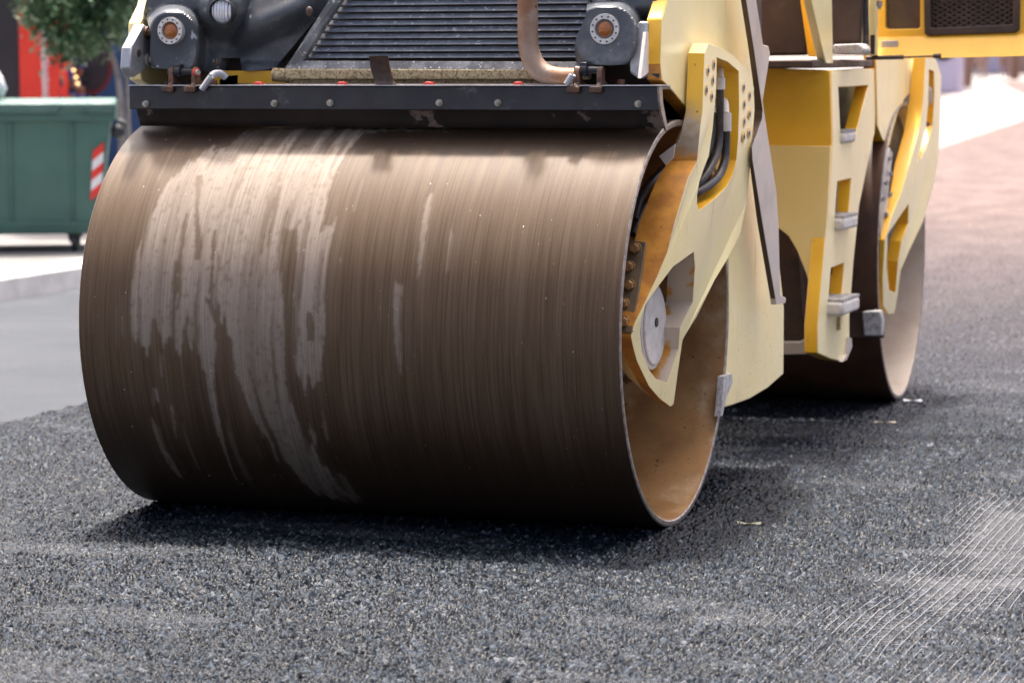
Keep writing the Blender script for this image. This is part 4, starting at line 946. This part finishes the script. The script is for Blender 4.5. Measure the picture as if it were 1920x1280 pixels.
# ---- small street tree in front of the shop
TR = empty('street_tree', (0, 0, 0)); tag(TR, 'small round-crowned evergreen tree on the pavement behind the green container', 'tree')
DT = 21.5; tb = np.array(aD(231, 400, DT)); tb[2] = .118
mb = MB(); tp = [tb]+[aD(x, y, DT) for x, y in ((229, 300), (227, 230), (224, 170), (216, 120), (190, 60), (160, 10))]
mb.tube(tp, lambda t: .030*(1-.5*t), 10, sm=5); mb.tube([tb+rt2*.06]+[aD(x, y, DT+.05) for x, y in ((242, 300), (240, 220), (237, 150), (228, 90), (215, 20))], lambda t: .024*(1-.5*t), 10, sm=5)
for x, y, dd in ((110, 30, -.2), (200, -40, .2), (80, 0, .1), (150, -80, -.2), (245, -20, .1)):
    mb.tube([aD(190, 60, DT), aD((190+x)/2, (60+y)/2-8, DT+dd*.5), aD(x, y, DT+dd)], lambda t: .014*(1-.6*t), 8, sm=4)
mb.build('trunk', 'bark', TR)
bm = bmesh.new(); cc = aD(147, -32, DT)
clumps = []
for k in range(230):
    a = random.random()*2*math.pi; z = random.uniform(-1, 1); rr = random.random()**.45
    q = math.sqrt(1-z*z); clumps.append(np.array(cc)+rt2*(q*math.cos(a)*rr*.46)+fwd2*(q*math.sin(a)*rr*.46)+np.array([0, 0, z*rr*.56]))
for c in clumps:
    for j in range(56):
        p = Vector(c)+Vector((random.gauss(0, .055), random.gauss(0, .055), random.gauss(0, .05)))
        L = random.uniform(.05, .09); Wd = L*.42
        m = Matrix.Rotation(random.random()*6.28, 3, 'Z') @ Matrix.Rotation(random.uniform(-1.0, .6), 3, 'X') @ Matrix.Rotation(random.uniform(-.6, .6), 3, 'Y')
        vs = [bm.verts.new(p+m @ Vector(v)) for v in ((0, 0, 0), (Wd/2, L*.45, -.004), (0, L, -.012), (-Wd/2, L*.45, -.004))]
        bm.faces.new(vs)
me = bpy.data.meshes.new('crown'); bm.to_mesh(me); bm.free(); link('crown', me, 'leaf', TR, smooth=0)

# ================================================================== FAR END OF THE STREET (right)
simple('far_pale', (.78, .70, .63), (.68, .60, .54), .5, rough=.8, bump=0); simple('far_trunk', (.30, .17, .12), None, rough=.9, bump=0); simple('far_blue', (.42, .38, .50), None, rough=.6, bump=0)  # far blue is paled: distant glare put into its colour
simple('cloth_brown', (.34, .22, .18), None, rough=.9, bump=0); simple('far_green', (.16, .17, .10), (.3, .25, .2), .8, rough=.9, bump=0)
def gz(px, py, z=.118): return np.array(aZ(px, py, z))
p = gz(1773, 176); mb = MB(); mb.box(p+np.array([0, 0, .75]), (1.0, 1.0, 1.5)); mb.cyl(p+np.array([0, 0, 1.5]), (0, 1, 0), .5, 1.0, 20); o = mb.build('recycling_bin', 'far_blue', bevel=.06); tag(o, 'blue recycling container far down the street beside the roller', 'container')
for k, (px, py, r_) in enumerate(((1814, 163, .16), (1901, 150, .22))):
    T = empty('street_tree', (0, 0, 0)); tag(T, ('brown tree trunk on the far pavement near the blue container', 'second brown tree trunk, farther down the street by the right edge')[k], 'tree', 'far street trees')
    p = gz(px, py); mb = MB(); mb.tube([p, p+np.array([.03, 0, 1.2]), p+np.array([-.05, 0, 2.6]), p+np.array([0, 0, 4])], lambda t: r_*(1.15-.4*t), 12); mb.build('trunk', 'far_trunk', T)
    bm = bmesh.new()
    for j in range(900):
        q = Vector(p+np.array([random.gauss(0, .9), random.gauss(0, .9), 4.6+random.gauss(0, .7)])); L = .22
        m = Matrix.Rotation(random.random()*6.28, 3, 'Z') @ Matrix.Rotation(random.uniform(-1, 1), 3, 'X')
        bm.faces.new([bm.verts.new(q+m @ Vector(v)) for v in ((-.08, 0, 0), (0, -.1, 0), (.08, 0, 0), (0, L, 0))])
    me = bpy.data.meshes.new('crown'); bm.to_mesh(me); bm.free(); link('crown', me, 'leaf', T, smooth=0)
def person(px, py, mat, label, stride):
    p = gz(px, py); bm = bmesh.new()
    J = {'pel': (0, 0, .95), 'che': (0, 0, 1.30), 'nec': (0, 0, 1.48), 'hd': (0, -.02, 1.62), 'tp': (0, 0, 1.74), 'lk': (-.1, -stride*.5, .5), 'lf': (-.1, -stride*.9, .06), 'lt': (-.1, -stride*.9-.18, .03), 'rk': (.1, stride*.15, .5), 'rf': (.1, stride, .08), 'rt': (.1, stride-.16, .03), 'lh': (-.1, 0, .92), 'rh': (.1, 0, .92), 'ls': (-.19, 0, 1.40), 'le': (-.25, .06, 1.12), 'lw': (-.25, -.08, .88), 'rs': (.19, 0, 1.40), 're': (.25, .02, 1.12), 'rw': (.25, -.12, .88)}
    E_ = [('pel', 'che'), ('che', 'nec'), ('nec', 'hd'), ('hd', 'tp'), ('pel', 'lh'), ('lh', 'lk'), ('lk', 'lf'), ('lf', 'lt'), ('pel', 'rh'), ('rh', 'rk'), ('rk', 'rf'), ('rf', 'rt'), ('che', 'ls'), ('ls', 'le'), ('le', 'lw'), ('che', 'rs'), ('rs', 're'), ('re', 'rw')]
    rad = {'pel': .15, 'che': .16, 'nec': .06, 'hd': .095, 'tp': .07, 'lh': .1, 'rh': .1, 'lk': .065, 'rk': .065, 'lf': .045, 'rf': .045, 'lt': .035, 'rt': .035, 'ls': .065, 'rs': .065, 'le': .045, 're': .045, 'lw': .035, 'rw': .035}
    ks = list(J); me = bpy.data.meshes.new('person'); me.from_pydata([tuple(np.array(J[k])+p) for k in ks], [(ks.index(a), ks.index(c)) for a, c in E_], [])
    o = link('person', me, mat, smooth=0); sk = o.modifiers.new('skin', 'SKIN'); 
    for i, k in enumerate(ks): me.skin_vertices[0].data[i].radius = (rad[k],)*2
    me.skin_vertices[0].data[0].use_root = True
    o.modifiers.new('sub', 'SUBSURF').render_levels = 1; tag(o, label, 'person', 'people at the far end of the street'); return o
person(1842, 157, 'cloth_brown', 'distant person in brown walking between the two far tree trunks', .28)
person(1881, 149, 'far_trunk', 'distant person in dark clothes just left of the farther trunk', .22)
# pale parked vehicles and house fronts closing the view
p0 = gz(1700, 140); p1 = gz(2050, 140)
mb = MB(); d_ = (p1-p0); mb.solid([p0, p1, p1+np.array([0, 0, 9]), p0+np.array([0, 0, 9])], [q+np.array([0, 6, 0]) for q in (p0, p1, p1+np.array([0, 0, 9]), p0+np.array([0, 0, 9]))])
HB = mb.build('house_front', 'far_pale'); tag(HB, 'pale house front closing the far end of the street', 'house')
for k in range(9):
    q = p0+d_*(k+.5)/9; mb = MB(); mb.box(q+np.array([0, -.03, 1.15]), (1.5, .12, 2.1 if k % 3 else 1.5)); mb.build('window' if k % 3 else 'door', 'cloth_brown' if k % 2 else 'far_blue', HB)

# bits lying on the asphalt
simple('chip_pale', (.38, .33, .25), (.28, .24, .18), 20, rough=.7, bump=.2); simple('blade_green', (.17, .17, .11), (.24, .23, .17), 20, rough=.6, bump=.1)
for k, (px, py, s_, mat, lab, nm, cat) in enumerate(((1660, 791, .035, 'chip_pale', 'pale tan stone chip on the asphalt between the drums', 'stone_chip', 'stone chip'), (1405, 980, .032, 'blade_green', 'dry pale leaf blade on the asphalt right of the front drum', 'dry_leaf', 'leaf'), (1712, 750, .035, 'white_plain', 'thin white scrap on the asphalt under the rear drum rim', 'paper_scrap', 'scrap'))):
    p = np.array(aZ(px, py, .010)); mb = MB(); n = 9
    o1 = [p+np.array([math.cos(2*math.pi*i/n)*s_*(1.1+.3*random.random()), math.sin(2*math.pi*i/n)*s_*(.5+.3*random.random()), .004*math.sin(i*2)]) for i in range(n)]
    mb.solid(o1, [q-np.array([0, 0, .006]) for q in o1]); tag(mb.build(nm, mat), lab, cat)
